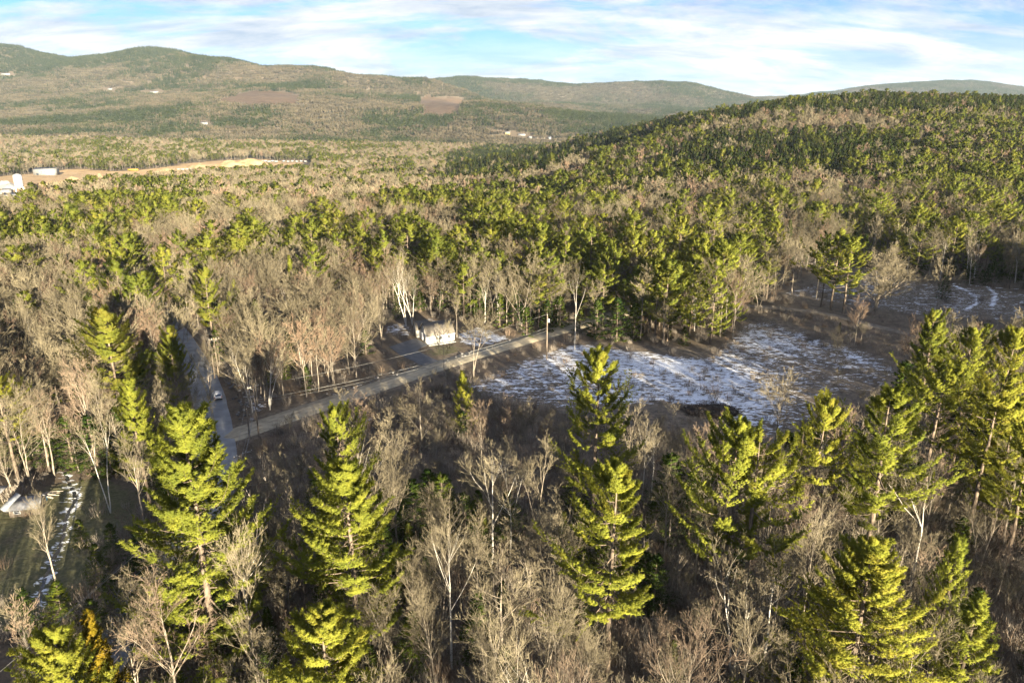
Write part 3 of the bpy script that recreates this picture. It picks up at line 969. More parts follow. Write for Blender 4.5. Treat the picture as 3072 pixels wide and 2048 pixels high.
# spruce and fir: narrow dark spires
for i in range(3):
    tr, br, fo = conifer(R_(200 + i), 18, 2.9, .06, .62, 6, -4, 40, prof_cone, 8, 4, 5, .26, .085, droop=.22, up=.12, drop=.05)
    reg('spruce', 0, [('trunk', tr, M['pine_bark']), ('crown', fo, M['spruce'])], 18, 2.9)
for i in range(4):
    tr, br, fo = conifer(R_(210 + i), 17, 2.7 + .3 * i, .06, 1.0, 5, -4, 40, prof_cone, 4, 2, 5, .6, .24, droop=.2, up=.1, drop=.05, side=4)
    reg('spruce', 1, [('trunk', tr, M['pine_bark']), ('crown', fo, M['spruce'])], 17, 2.7 + .3 * i)
for i in range(4):
    tr, br, fo = conifer(R_(220 + i), 16, 2.5 + .25 * i, .04, 1.5, 4.5, -4, 40, prof_cone, 2, 2, 3, 1.0, .55, droop=.2, up=.1, drop=.05, side=3)
    reg('spruce', 2, [('trunk', tr, M['pine_bark']), ('crown', fo, M['spruce'])], 16, 2.6)
# hemlock: soft drooping dark understorey conifers
for i in range(3):
    tr, br, fo = conifer(R_(240 + i), 14, 4.0, .05, .7, 6, 4, 45, prof_pine, 11, 4, 5, .24, .08, droop=.28, up=.05, drop=.05, flatness=.1)
    reg('hemlock', 0, [('trunk', tr, M['pine_bark']), ('crown', fo, M['hemlock'])], 14, 4.0)
for i in range(3):
    tr, br, fo = conifer(R_(250 + i), 14, 3.8, .05, 1.0, 5, 4, 45, prof_pine, 5, 3, 5, .5, .2, droop=.25, up=.05, drop=.05, side=4, flatness=.1)
    reg('hemlock', 1, [('trunk', tr, M['pine_bark']), ('crown', fo, M['hemlock'])], 14, 3.8)
for i in range(2):
    tr, br, fo = conifer(R_(260 + i), 14, 3.6, .05, 1.7, 4.5, 4, 45, prof_pine, 3, 2, 3, 1.0, .5, droop=.2, up=.05, drop=.05, side=3)
    reg('hemlock', 2, [('trunk', tr, M['pine_bark']), ('crown', fo, M['hemlock'])], 14, 3.6)
tr, br, fo = conifer(R_(270), 20, 2.7, .05, .6, 6, 30, 62, prof_cone, 9, 4, 6, .26, .085, up=.3, drop=.08)
reg('cedar', 0, [('trunk', tr, M['pine_bark']), ('crown', fo, M['cedar'])], 20, 2.7)
# leafless broadleaf trees
for i, (h, fork, sp, st, mt) in enumerate([(18, .38, (.4, .85), 1, 'twig'), (18, .5, (.35, .7), 1, 'twig'), (18, .3, (.5, 1.0), 1, 'twig'), (18, .45, (.35, .75), 2, 'twig'), (18, .35, (.4, .8), 3, 'twig'),
                                           (18, .55, (.3, .6), 1, 'twig'), (18, .4, (.4, .8), 1, 'twig_red'), (18, .3, (.5, .95), 2, 'twig')]):
    tr, cr = broadleaf(R_(300 + i), h, fork, 13 if st == 1 else 8, 7, 6, 5, spread=sp, tw=.028, stems=st)
    reg('bare', 0, [('trunk', tr, M['bark']), ('crown', cr, M[mt])], h, 4)
for i, (h, fork, sp, st, mt) in enumerate([(18, .4, (.4, .8), 1, 'twig'), (18, .5, (.35, .7), 1, 'twig'), (18, .35, (.45, .95), 1, 'twig'), (18, .45, (.35, .75), 2, 'twig'), (18, .5, (.3, .6), 1, 'twig'),
                                           (18, .4, (.4, .8), 1, 'twig_red'), (18, .3, (.45, .9), 2, 'twig')]):
    tr, cr = broadleaf(R_(320 + i), h, fork, 12 if st == 1 else 7, 7, 6, 4, spread=sp, tw=.06, stems=st, lod=1, l1=.55)
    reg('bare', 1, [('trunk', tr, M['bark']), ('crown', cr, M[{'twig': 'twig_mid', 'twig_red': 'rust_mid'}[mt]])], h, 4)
for i, (fork, sp, mt) in enumerate([(.4, (.4, .8), 'twig'), (.5, (.35, .7), 'twig'), (.35, (.45, .95), 'twig'), (.45, (.4, .8), 'twig_red'), (.4, (.35, .75), 'twig')]):
    tr, cr = broadleaf(R_(340 + i), 17, fork, 10, 6, 5, 0, spread=sp, tw=.24, lod=2, r0=.22, l1=.55)
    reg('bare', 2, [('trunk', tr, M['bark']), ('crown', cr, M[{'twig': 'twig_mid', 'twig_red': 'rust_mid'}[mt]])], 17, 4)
for i, st in enumerate((1, 2, 3, 1)):
    tr, cr = broadleaf(R_(360 + i), 17, .5, 9 if st == 1 else 6, 6, 5, 4, spread=(.3, .6), tw=.024, stems=st, r0=.17)
    reg('birch', 0, [('trunk', tr, M['birch_bark']), ('crown', cr, M['twig'])], 17, 3)
for i, st in enumerate((1, 2)):
    tr, cr = broadleaf(R_(370 + i), 17, .5, 8, 5, 5, 2, spread=(.3, .6), tw=.05, stems=st, r0=.19, lod=1)
    reg('birch', 1, [('trunk', tr, M['birch_bark']), ('crown', cr, M['twig'])], 17, 3)
# wide vase-shaped maple
tr, cr = broadleaf(R_(381), 19, .12, 9, 9, 7, 5, spread=(.25, .75), tw=.05, stems=4, r0=.42, trop=.35, l1=.62)
reg('maple', 0, [('trunk', tr, M['bark']), ('crown', cr, M['twig'])], 19, 9)
# saplings
for i in range(4):
    tr, cr = broadleaf(R_(390 + i), 7, .25, 8, 5, 4, 3, spread=(.4, .8), tw=.036, stems=(1, 2, 3, 1)[i], r0=.06)
    reg('sapling', 0, [('trunk', tr, M['bark']), ('crown', cr, M[('twig', 'twig_red', 'twig', 'twig')[i]])], 7, 2)
# dead snag
tr, cr = broadleaf(R_(401), 17, .55, 7, 2, 0, 0, spread=(.3, .7), tw=.05, stems=2, r0=.22, l1=.25)
reg('snag', 0, [('trunk', tr, M['deadwood']), ('crown', cr, M['deadwood'])], 17, 2)
# brush: many thin stems
for i in range(5):
    g = R_(410 + i)
    n = 46
    a = g.uniform(0, 6.283, n); rr = g.uniform(0, 1.3, n)
    p0 = np.stack([np.cos(a) * rr, np.sin(a) * rr, np.zeros(n) - .1], 1)
    hh = g.uniform(.9, 2.6, n)
    p2 = p0 + np.stack([np.cos(a) * hh * g.uniform(0, .4, n), np.sin(a) * hh * g.uniform(0, .4, n), hh], 1)
    P = np.stack([p0, (p0 + p2) / 2 + g.normal(0, .08, (n, 3)), p2], 1)
    mb = MB(); ribbons(mb, P, np.tile([[.06, .045, .016]], (n, 1)), g)
    C, Rr = grow(P, np.full((n, 3), .01), g, 4, .3, .95, .3, .8, .4, .8, 2, .3, .1)
    d = C[:, 1] - C[:, 0]; l = np.linalg.norm(d, axis=1)
    v, t = blades(C[:, 0], nrm(d), l, np.full(len(l), .045), g); mb.add(v, tris=t)
    reg('brush', 0, [('stems', mb, M['shrub'] if i else M['twig_red'])], 2.6, 1.3)
# far clumps: patches of wood some thirty metres across, seen from kilometres away
def clump(seed, conf):
    g = R_(seed)
    bark, green, twig = MB(), MB(), MB()
    for k in range(26):
        x, y = g.uniform(-17, 17, 2)
        if g.random() < conf:
            h = g.uniform(12, 22); r = h * g.uniform(.16, .26)
            n = 14
            t = g.uniform(.1, 1, n); a = g.uniform(0, 6.283, n)
            rad = r * (1.05 - t)
            o = np.stack([x + np.cos(a) * rad * .4, y + np.sin(a) * rad * .4, h * t], 1)
            d = nrm(np.stack([np.cos(a), np.sin(a), g.uniform(-.2, .7, n)], 1))
            v, tt = blades(o, d, rad * 1.1 + .6, np.full(n, h * .17), g); green.add(v, tris=tt)
        else:
            h = g.uniform(12, 19); n = 12
            a = g.uniform(0, 6.283, n); t = g.uniform(.3, .62, n)
            o = np.stack([np.full(n, x), np.full(n, y), h * t], 1)
            d = nrm(np.stack([np.cos(a) * .55, np.sin(a) * .55, np.ones(n)], 1))
            v, tt = blades(o + d * h * .32, -d, np.full(n, h * .34), np.full(n, h * .13), g); twig.add(v, tris=tt)
            v, q = tubes(np.array([[[x, y, -.5], [x, y, h * .6]]]), np.array([[.25, .15]]), 3); bark.add(v, quads=q)
    return [('trunks', bark, M['bark']), ('needles', green, M['green_far']), ('twigs', twig, M['twig_far'])]


for i, c in enumerate((0.03, .06, .12, .35, .55, .9, .97)):
    reg('clump', 0, clump(430 + i, c), 18, 17)

# ------------------------------------------------------------------ where the trees stand
TREES = []     # x, y, kind, lod, variant, sx, sz, rz, label, category, group, hero


def put(x, y, kind, lod, var, sxy, sz, rz=None, label=None, cat=None, group=None, hero=False):
    TREES.append((x, y, kind, lod, var, sxy, sz, RNG.uniform(0, 6.283) if rz is None else rz, label, cat, group, hero))


def hero_pine(px, py, h, R, var, label, kind='pine', cat='pine tree', rz=None):
    x, y, z = under_top(px, py, h)
    p = PROTO[(kind, 0)][var]
    put(x, y, kind, 0, var, R / p['R'], h / p['h'], rz, label, cat, None, True)
    return x, y


HEROES = [
    (540, 1215, 33, 7.8, 0, 'tallest full-crowned white pine, branched to the ground beside the paved road'),
    (1030, 1375, 28, 6.6, 9, 'white pine with long reaching boughs and shaded lower side at the scrub edge'),
    (1005, 1212, 27, 3.6, 8, 'slim pine top rising directly behind the long-boughed white pine, near the road junction'),
    (1795, 1040, 32, 6.0, 7, 'tall white pine with gaps between its boughs standing against the snowy clearing'),
    (1850, 1388, 28, 5.9, 1, 'white pine with bare lower trunk and one long low bough, before the tall clearing-edge pine'),
    (2210, 1245, 31, 5.2, 2, 'flat-layered pine, the taller of a pair of bare-trunked pines below the dark brush pile'),
    (2285, 1292, 30, 5.6, 5, 'flat-layered pine, the shorter of a pair of bare-trunked pines below the dark brush pile'),
    (2468, 1180, 28, 3.7, 8, 'small-crowned pine between the flat-layered pair and the wide open pine'),
    (2680, 1170, 30, 6.4, 1, 'wide open-crowned pine with upswept boughs beside the snowy clearing'),
    (2810, 935, 28, 4.2, 3, 'pine with narrow pointed top beside the field with wheel tracks'),
    (2850, 1080, 28, 5.2, 5, 'pine with leaning pale trunks below it, beside the clearing'),
    (2940, 990, 29, 4.6, 8, 'bare-trunked pine among the group at the edge of the clearing'),
    (3050, 985, 30, 5.0, 1, 'bright-crowned pine among the group at the edge of the clearing'),
    (3010, 1120, 28, 5.0, 5, 'low-crowned pine with pale grey trunk in the shaded wood by the clearing'),
    (2620, 1612, 25, 7.2, 6, 'broad dense dome-shaped pine with a deep shaded side'),
    (160, 1880, 22, 5.6, 6, 'bright bushy pine top beside the orange-tinged cedar'),
    (955, 1812, 24, 5.6, 9, 'bushy spire-topped pine rising out of the leafless foreground trees'),
    (385, 1140, 25, 3.4, 3, 'slim pine with shaded lower boughs between the left wood and the paved road'),
    (310, 920, 27, 6.8, 9, 'massive round-crowned pine in the leafless wood across the paved road'),
    (505, 985, 23, 3.0, 3, 'leaning pine overhanging the bend of the paved road'),
    (345, 780, 26, 6.5, 1, 'spreading pine with flat shelves at the forest edge above the bend'),
    (425, 815, 24, 6.0, 4, 'spreading pine with bushy shelves beside the flat-shelved pine above the bend'),
    (610, 805, 25, 5.0, 1, 'pine standing across the shaded road from the spreading pair'),
]
for px, py, h, R, var, lab in HEROES:
    hero_pine(px, py, h, R, var, lab)
hero_pine(1390, 1115, 14, 3.0, 0, 'young bushy pine alone in the scrub below the gravel road', 'young_pine')
hero_pine(2880, 1612, 18, 3.4, 1, 'young pine beside the broad dome-shaped pine', 'young_pine')
hero_pine(2930, 1790, 17, 4.0, 0, 'yellow-green young pine in front of the pale leafless trees', 'young_pine')
hero_pine(700, 838, 17, 3.0, 1, 'young pine behind the leafless trees of the road corner', 'young_pine')
hero_pine(868, 770, 20, 3.2, 0, 'bright pointed young pine over the leafless trees of the road corner', 'young_pine')
hero_pine(268, 1828, 20, 2.9, 0, 'orange-tinged narrow cedar beside the bright bushy pine', 'cedar', 'cedar tree')
hero_pine(2290, 690, 20, 2.8, 0, 'grey-green spire-shaped spruce behind the vase-shaped leafless trees', 'spruce', 'spruce tree')
hero_pine(2372, 660, 20, 3.2, 1, 'dark broad spruce standing by the snowy bank beyond the lane', 'spruce', 'spruce tree')
hero_pine(2840, 815, 10, 2.6, 2, 'small dark spruce at the snowy corner of the field', 'spruce', 'spruce tree')
# pines with tops that show at the forest edge
MIDPINES = [(1150, 690, 26), (1220, 655, 28), (1290, 672, 26), (1560, 640, 27), (1625, 668, 27), (1700, 672, 28), (1775, 676, 28), (1845, 735, 24), (1905, 700, 27), (1960, 690, 28), (2045, 655, 30),
            (2085, 765, 24), (2150, 612, 30), (2175, 720, 26), (2225, 705, 25), (2060, 790, 20), (1990, 760, 24), (2110, 700, 28), (2525, 690, 27), (2490, 702, 25), (2560, 715, 25), (2610, 590, 22), (2920, 640, 24),
            (2700, 470, 26), (2950, 480, 26), (2770, 560, 24), (2870, 520, 26), (940, 735, 24), (1010, 700, 22), (60, 640, 25), (120, 660, 24), (180, 700, 22), (390, 700, 23), (480, 735, 24),
            (700, 590, 22), (740, 640, 22), (600, 600, 22), (1430, 560, 22), (1690, 610, 24), (2450, 540, 24), (2560, 560, 22), (2350, 520, 22)]
for k, (px, py, h) in enumerate(MIDPINES):
    x, y, z = under_top(px, py, h)
    lod = 0 if y < 175 else 1
    v = k % len(PROTO[('pine', lod)])
    p = PROTO[('pine', lod)][v]
    put(x, y, 'pine', lod, v, RNG.uniform(.8, 1.05), h / p['h'])
# leafless trees one can pick out
HBARE = [(1255, 1160, 17, 'bare', 2, 1.1, 'spreading leafless tree with pale boughs alone in the scrub below the gravel road', 'bare tree'),
         (1440, 1225, 13, 'bare', 6, .8, 'rounded tan leafless tree in front of the young scrub pine', 'bare tree'),
         (1530, 1240, 10, 'bare', 6, .8, 'rust-brown leafless shrub-like tree in the scrub before the clearing', 'bare tree'),
         (700, 1442, 19, 'snag', 0, 1.0, 'pale dead snag with broken boughs beside the tallest full-crowned pine', 'dead tree'),
         (720, 1620, 19, 'bare', 1, .8, 'grey leafless tree with straight trunk beside the pale dead snag', 'bare tree'),
         (800, 1400, 13, 'bare', 6, .9, 'reddish leafless tree in the scrub just beyond the dead snag', 'bare tree'),
         (1180, 1400, 16, 'bare', 5, .8, 'slender leafless tree with brushy top beside the long-boughed pine', 'bare tree'),
         (1475, 1390, 18, 'birch', 0, 1.0, 'pale grey slender tree with forked bare crown above dark hemlocks', 'bare tree'),
         (1500, 1670, 17, 'bare', 2, 1.1, 'wide leafless tree with dense grey-tan crown above the foreground hollow', 'bare tree'),
         (1640, 1700, 16, 'bare', 7, 1.0, 'two-stemmed leafless tree beside the wide grey-tan one', 'bare tree'),
         (2235, 1660, 17, 'birch', 1, 1.0, 'white-barked forked birch in front of the flat-layered pines', 'birch tree'),
         (2330, 1660, 17, 'birch', 3, .9, 'white-barked birch with pinkish twigs beside the forked birch', 'birch tree'),
         (2440, 1600, 16, 'bare', 0, .9, 'bushy pale leafless tree beside the broad dome-shaped pine', 'bare tree'),
         (1940, 1280, 14, 'birch', 0, .8, 'thin pale sapling-like birch below the brush pile', 'birch tree'),
         (1210, 790, 20, 'birch', 1, 1.1, 'tall white birch clump with flat-topped crown behind the small house', 'birch tree'),
         (1230, 800, 19, 'birch', 2, 1.1, 'several-stemmed white birch beside the flat-topped one behind the small house', 'birch tree'),
         (1368, 885, 13, 'bare', 5, .62, 'round-topped leafless tree in front of the small house', 'bare tree'),
         (1090, 865, 18, 'bare', 3, .9, 'upright fan-crowned leafless tree by the driveway of the small house', 'bare tree'),
         (1135, 860, 18, 'bare', 4, .9, 'many-stemmed fan-crowned leafless tree by the driveway of the small house', 'bare tree'),
         (1730, 830, 21, 'birch', 0, .6, 'tall white birch where the gravel road enters the wood', 'birch tree'),
         (1930, 830, 19, 'bare', 5, .9, 'narrow leafless tree with warm crown before the pine block', 'bare tree'),
         (2390, 760, 15, 'bare', 5, 1.1, 'vase-shaped leafless tree beside the lane', 'bare tree'),
         (2300, 740, 19, 'bare', 3, 1.1, 'tall vase-shaped leafless tree in front of the grey-green spruce', 'bare tree'),
         (2460, 800, 12, 'bare', 5, .9, 'small vase-shaped leafless tree between lane and pines', 'bare tree'),
         (2190, 840, 14, 'bare', 1, .9, 'small leafless tree at the near corner of the pine block', 'bare tree'),
         (2520, 985, 10, 'bare', 2, .9, 'twisted pale leafless tree at the edge of the snowy clearing', 'bare tree'),
         (610, 1040, 13, 'bare', 7, .9, 'low spreading leafless tree leaning over the paved road', 'bare tree'),
         (280, 1260, 17, 'birch', 1, .9, 'white twin-stemmed birch at the edge of the yard with the brook', 'birch tree'),
         (480, 1150, 14, 'bare', 2, .9, 'pale-boughed leafless tree behind the slim pine by the paved road', 'bare tree'),
         (120, 1520, 14, 'bare', 0, .9, 'grey leafless tree standing in the yard beside the brook', 'bare tree')]
for px, py, h, kind, var, s, lab, cat in HBARE:
    x, y, z = under_top(px, py, h)
    p = PROTO[(kind, 0)][var]
    put(x, y, kind, 0, var, s * h / p['h'] * 1.05, h / p['h'], None, lab, cat, None, True)
x, y, z = hit(2625, 935)
put(x, y, 'maple', 0, 0, 1.5, 1.0, None, 'wide fan-crowned many-stemmed leafless maple in the field', 'bare tree', None, True)
DARKS = [(1250, 1660, 12), (1330, 1610, 11), (1290, 1580, 10), (1400, 1640, 9), (2000, 1570, 12), (2060, 1660, 13), (1960, 1640, 10), (2120, 1560, 11), (2350, 1480, 11), (2400, 1420, 9), (2900, 1470, 13), (2980, 1500, 14),
         (3040, 1450, 13), (2830, 1420, 12), (3060, 1600, 12), (300, 1425, 12), (380, 1410, 13), (440, 1400, 12), (470, 1480, 10), (350, 1690, 7), (430, 1720, 8), (300, 1760, 7), (250, 1640, 5), (200, 1900, 8), (90, 1900, 7),
         (1580, 1012, 9), (1640, 1000, 10), (1680, 985, 10), (1500, 985, 11), (1440, 965, 12), (1540, 975, 12), (1390, 950, 13), (1330, 935, 13), (1590, 965, 13), (1650, 960, 13), (1790, 1020, 12), (1850, 1025, 13), (1740, 1000, 8),
         (1900, 1022, 11), (1250, 930, 12), (1190, 930, 12), (860, 1140, 5), (1390, 1320, 6), (700, 1050, 11), (660, 1020, 12), (640, 980, 12), (760, 1010, 10), (2480, 850, 9), (2900, 830, 12), (2980, 840, 13), (3040, 850, 12),
         (2760, 830, 11), (2700, 810, 12), (150, 1400, 12), (60, 1390, 13), (220, 1400, 11), (1160, 1760, 10), (1080, 1700, 9), (620, 1900, 11), (560, 1850, 9), (690, 1960, 9), (2700, 1560, 12), (2200, 1800, 8), (1750, 1650, 8), (470, 1830, 8), (520, 1870, 9), (420, 1800, 7), (350, 1880, 8), (300, 1960, 8), (430, 1960, 9)]
for k, (px, py, h) in enumerate(DARKS):
    x, y = flat(px, py)
    lod = 0 if y < 165 else 1
    P = PROTO[('hemlock', lod)]
    put(x, y, 'hemlock', lod, k % len(P), h / 14 * RNG.uniform(.9, 1.25), h / 14)
hx = np.array([t[0] for t in TREES]); hy = np.array([t[1] for t in TREES])
hk = np.array([3.2 if t[2] in ('pine', 'maple') else 2.0 for t in TREES])


def clear_of(x, y):
    """True where a scattered tree may stand"""
    ok = (poly_dist(x, y, PAVED[::4]) > 5.2) & (poly_dist(x, y, GRAVEL[::4]) > 5.0) & (poly_dist(x, y, LANE[::4]) > 3.2) & (poly_dist(x, y, STREAM[::4]) > 1.6)
    return ok


# --- near forest on a jittered grid
def scatter(x0, x1, y0, y1, cell):
    nx, ny = int((x1 - x0) / cell), int((y1 - y0) / cell)
    a, b = np.meshgrid(np.arange(nx), np.arange(ny))
    x = x0 + (a + RNG.uniform(.05, .95, a.shape)) * cell
    y = y0 + (b + RNG.uniform(.05, .95, a.shape)) * cell
    return x.ravel(), y.ravel()


def seen(px, py, m=150):
    return (px > -m) & (px < 3072 + m) & (py > -m) & (py < 2048 + m + 250)


x, y = scatter(-330, 380, -60, 480, 3.9)
z = ground(x, y)
px, py = to_px(x, y, z)
px = np.where(y > 20, px, -9999)
rnd = RNG.random(len(x)); rn2 = RNG.random(len(x)); rn3 = RNG.random(len(x))
in_cl, in_br, in_ho, in_tri, in_yd, in_fd = (pip(px, py, p) for p in (CLEARING, BRUSH, HOUSE_YARD, TRIANGLE, LOW_YARD, FIELD))
dens = np.full(len(x), .50)
p_pine = np.full(len(x), .14); p_dark = np.full(len(x), .14); p_birch = np.full(len(x), .06)
patch = fbm(x / 45., y / 45., 61, 3)
fg = (y < 118) & (px > 420)
dens[fg] = .58; p_pine[fg] = .0; p_dark[fg] = np.where(patch[fg] > .48, .40, .14)
left = (px < 620) & (y > 100) & (y < 235)
dens[left] = .62; p_pine[left] = .05; p_dark[left] = .10; p_birch[left] = .05
lowleft = (px < 420) & (y < 100)
dens[lowleft] = .16; p_pine[lowleft] = 0; p_dark[lowleft] = .45
edge = (y > 215) & (y < 330) & (px > 900) & (px < 2320)
dens[edge] = .46; p_pine[edge] = .20; p_dark[edge] = .24; p_birch[edge] = .10
block = pip(px, py, [(1745, 990), (1960, 930), (2210, 905), (2230, 950), (2190, 1030), (1990, 1036), (1780, 1015)])
dens[block] = .55; p_pine[block] = .50; p_dark[block] = .12
midn = (y > 235) & ~edge
dens[midn] = .42; p_pine[midn] = np.where(patch[midn] > .54, .38, .05); p_dark[midn] = .12
leftmid = (px < 1000) & (y > 235)
dens[leftmid] = .6
tri = in_tri
dens[tri] = .50; p_pine[tri] = .0; p_dark[tri] = .10; p_birch[tri] = .08
right = (px > 2560) & (y > 150)
p_dark[right] = .18; p_pine[right] = .22
rightnear = (px > 2700) & (y > 60) & (y < 150)
dens[rightnear] = .34; p_dark[rightnear] = .36; p_pine[rightnear] = .05
dens[in_br] = .07; p_pine[in_br] = 0; p_dark[in_br] = .05
dens[in_cl] = 0.0
dens[pip(px, py, [(2480, 1010), (2740, 1110), (2740, 1190), (2520, 1230), (2450, 1240)])] = .10
dens[in_ho] = .0
dens[pip(px, py, [(1040, 1165), (1150, 1060), (1200, 1085), (1280, 1110), (1100, 1165)])] = .22
dens[in_yd] = .02
dens[in_fd] = .03
behind = (y < 45)
dens[behind] = .34; p_pine[behind] = .30; p_dark[behind] = .2
keep = (rnd < dens) & clear_of(x, y) & (np.hypot(x, y) > 22)
# stay clear of the placed trees
for k in range(len(hx)):
    keep &= np.hypot(x - hx[k], y - hy[k]) > hk[k]
# nothing random may stand between the camera and the open spots
blockers = pip(px, py, [(560, 1330), (700, 1300), (760, 1560), (690, 1700), (560, 1600)])
OPEN = [[(555, 1090), (590, 1080), (625, 1130), (690, 1280), (695, 1440), (630, 1440), (595, 1280), (565, 1180)],
        [(690, 1265), (900, 1210), (1300, 1085), (1735, 968), (1735, 1002), (1330, 1128), (1000, 1232), (700, 1322)],
        [(1130, 970), (1240, 950), (1370, 955), (1500, 990), (1525, 1020), (1330, 1095), (1270, 1100), (1160, 1050)],
        [(1450, 1140), (1700, 1030), (2000, 1050), (2230, 1030), (2225, 950), (2330, 950), (2480, 1000), (2640, 1060), (2680, 1130), (2480, 1200), (2400, 1300), (2250, 1330), (2050, 1280), (1900, 1230), (1600, 1205)],
        [(2340, 880), (2460, 810), (2560, 790), (2740, 845), (3100, 875), (3100, 975), (2700, 975), (2440, 930)],
        [(-60, 1480), (330, 1440), (330, 1560), (200, 1790), (-60, 1800)]]


def hides(x_, y_, h, r):
    """a tree here would stand before one of the open spots"""
    f = np.array([.15, .35, .5, .65, .8, .95])
    X_ = np.concatenate([x_ + 0 * f, x_ - r * (f > .4) * (1.15 - f), x_ + r * (f > .4) * (1.15 - f)])
    Z_ = float(ground(x_, y_)) + h * np.concatenate([f, f, f])
    a, b_ = to_px(X_, np.full(len(X_), y_), Z_)
    return any(pip(a, b_, q).any() for q in OPEN)


ii = np.where(keep)[0]
for i in ii:
    d = math.hypot(x[i], y[i])
    lod = 0 if d < 165 else 1
    r = rn2[i]
    v = int(rn3[i] * 997)
    if r < p_pine[i]:
        kind, h = 'pine', RNG.uniform(15, 25)
    elif r < p_pine[i] + p_dark[i]:
        kind = 'hemlock' if rn3[i] < .7 else 'spruce'
        h = RNG.uniform(5, 14)
        if fg[i] or blockers[i]:
            h = RNG.uniform(5, 11)
    elif r < p_pine[i] + p_dark[i] + p_birch[i]:
        kind, h = 'birch', RNG.uniform(13, 19)
    else:
        kind, h = 'bare', RNG.uniform(11, 19)
        if in_br[i]:
            h = RNG.uniform(5, 9)
        if fg[i]:
            h = RNG.uniform(9, 17)
    if behind[i]:
        h = min(h, 11)
    elif d < 330 and hides(x[i], y[i], h, {'pine': 5., 'bare': 3., 'birch': 2.5}.get(kind, 2.5) * h / 20) and RNG.random() > (.10 if kind in ('bare', 'birch') else 0.0):
        if RNG.random() < .35 and kind not in ('pine', 'birch'):
            h = h * .35
            if hides(x[i], y[i], h, 1.2):
                continue
        else:
            continue
    P = PROTO[(kind, lod)]
    p = P[v % len(P)]
    s = h / p['h']
    put(x[i], y[i], kind, lod, v % len(P), s * RNG.uniform(.85, 1.15), s)
# saplings in the scrub and along the verges
x, y = scatter(-160, 230, 60, 260, 3.4)
z = ground(x, y); px, py = to_px(x, y, z)
ib = pip(px, py, BRUSH); ic = pip(px, py, [(2480, 1010), (2740, 1110), (2740, 1190), (2520, 1230), (2450, 1310), (2250, 1350), (2300, 1300)]); iff = pip(px, py, FIELD)
rnd = RNG.random(len(x))
keep = clear_of(x, y) & ((ib & (rnd < .60)) | (ic & (rnd < .25)) | (iff & (rnd < .05)) | ((y < 120) & ~pip(px, py, LOW_YARD) & (rnd < .50)))
for i in np.where(keep)[0]:
    s = RNG.uniform(.45, 1.0)
    if hides(x[i], y[i], 7 * s, 1.0) and RNG.random() > .2:
        continue
    put(x[i], y[i], 'sapling', 0, int(rnd[i] * 9973) % 4, s * RNG.uniform(.9, 1.3), s)

# --- forest from 480 m to 2.1 km
x, y = scatter(-1750, 1750, 480, 2100, 6.6)
z = ground(x, y)
px, py = to_px(x, y, z)
k = seen(px, py, 120)
x, y, z, px, py = x[k], y[k], z[k], px[k], py[k]
patch = fbm(x / 120., y / 120., 71, 4); patch2 = fbm(x / 60., y / 60., 91, 3)
rnd = RNG.random(len(x)); rn2 = RNG.random(len(x)); rn3 = RNG.random(len(x))
pp = np.where(patch > .57, .52, np.where(patch > .51, .20, .05))
pd = np.full(len(x), .04)
dens = np.full(len(x), .86)
for q in SPRUCES_AND_SHADE:
    ins = pip(px, py, q); pd[ins] = .90; pp[ins] = .05; dens[ins] = 1.0
hillr = (px > 2250) & (py > 360) & (py < 700)
pp[hillr & (px > 2650)] = np.maximum(pp[hillr & (px > 2650)], .5)
wet = pip(px, py, [(1180, 540), (1160, 470), (1300, 440), (1480, 430), (1480, 490), (1400, 520)])
pp[wet] = .05
valley = (px < 1350) & (py < 600) & (py > 470)
pp[valley] = np.where(patch2[valley] > .56, .45, .06)
pit = pip(px, py, PIT) | pip(px, py - 14, PIT) | pip(px, py - 28, PIT)
keep = (rnd < dens) & ~pit
for fx, fy, fr in FAR_SPOTS:
    keep &= ~((np.abs(px - fx) < fr) & (py > fy - 6) & (py - 17 * F / y < fy))
for i in np.where(keep)[0]:
    r = rn2[i]; v = int(rn3[i] * 9973)
    if r < pd[i]:
        kind, h = 'spruce', RNG.uniform(11, 19)
    elif r < pd[i] + pp[i]:
        kind, h = 'pine', RNG.uniform(12, 22)
    else:
        kind, h = 'bare', RNG.uniform(11, 18)
    P = PROTO[(kind, 2)]
    p = P[v % len(P)]
    s = h / p['h']
    put(x[i], y[i], kind, 2, v % len(P), s * RNG.uniform(.9, 1.25), s)
# wood to the right and behind, outside the picture, that shades the hollow
x, y = scatter(-120, 420, -330, -60, 7.5)
rnd = RNG.random(len(x))
for i in range(len(x)):
    if rnd[i] < .75:
        put(x[i], y[i], 'bare' if rnd[i] < .40 else 'pine', 2, int(rnd[i] * 9973) % 4, .9, .85)

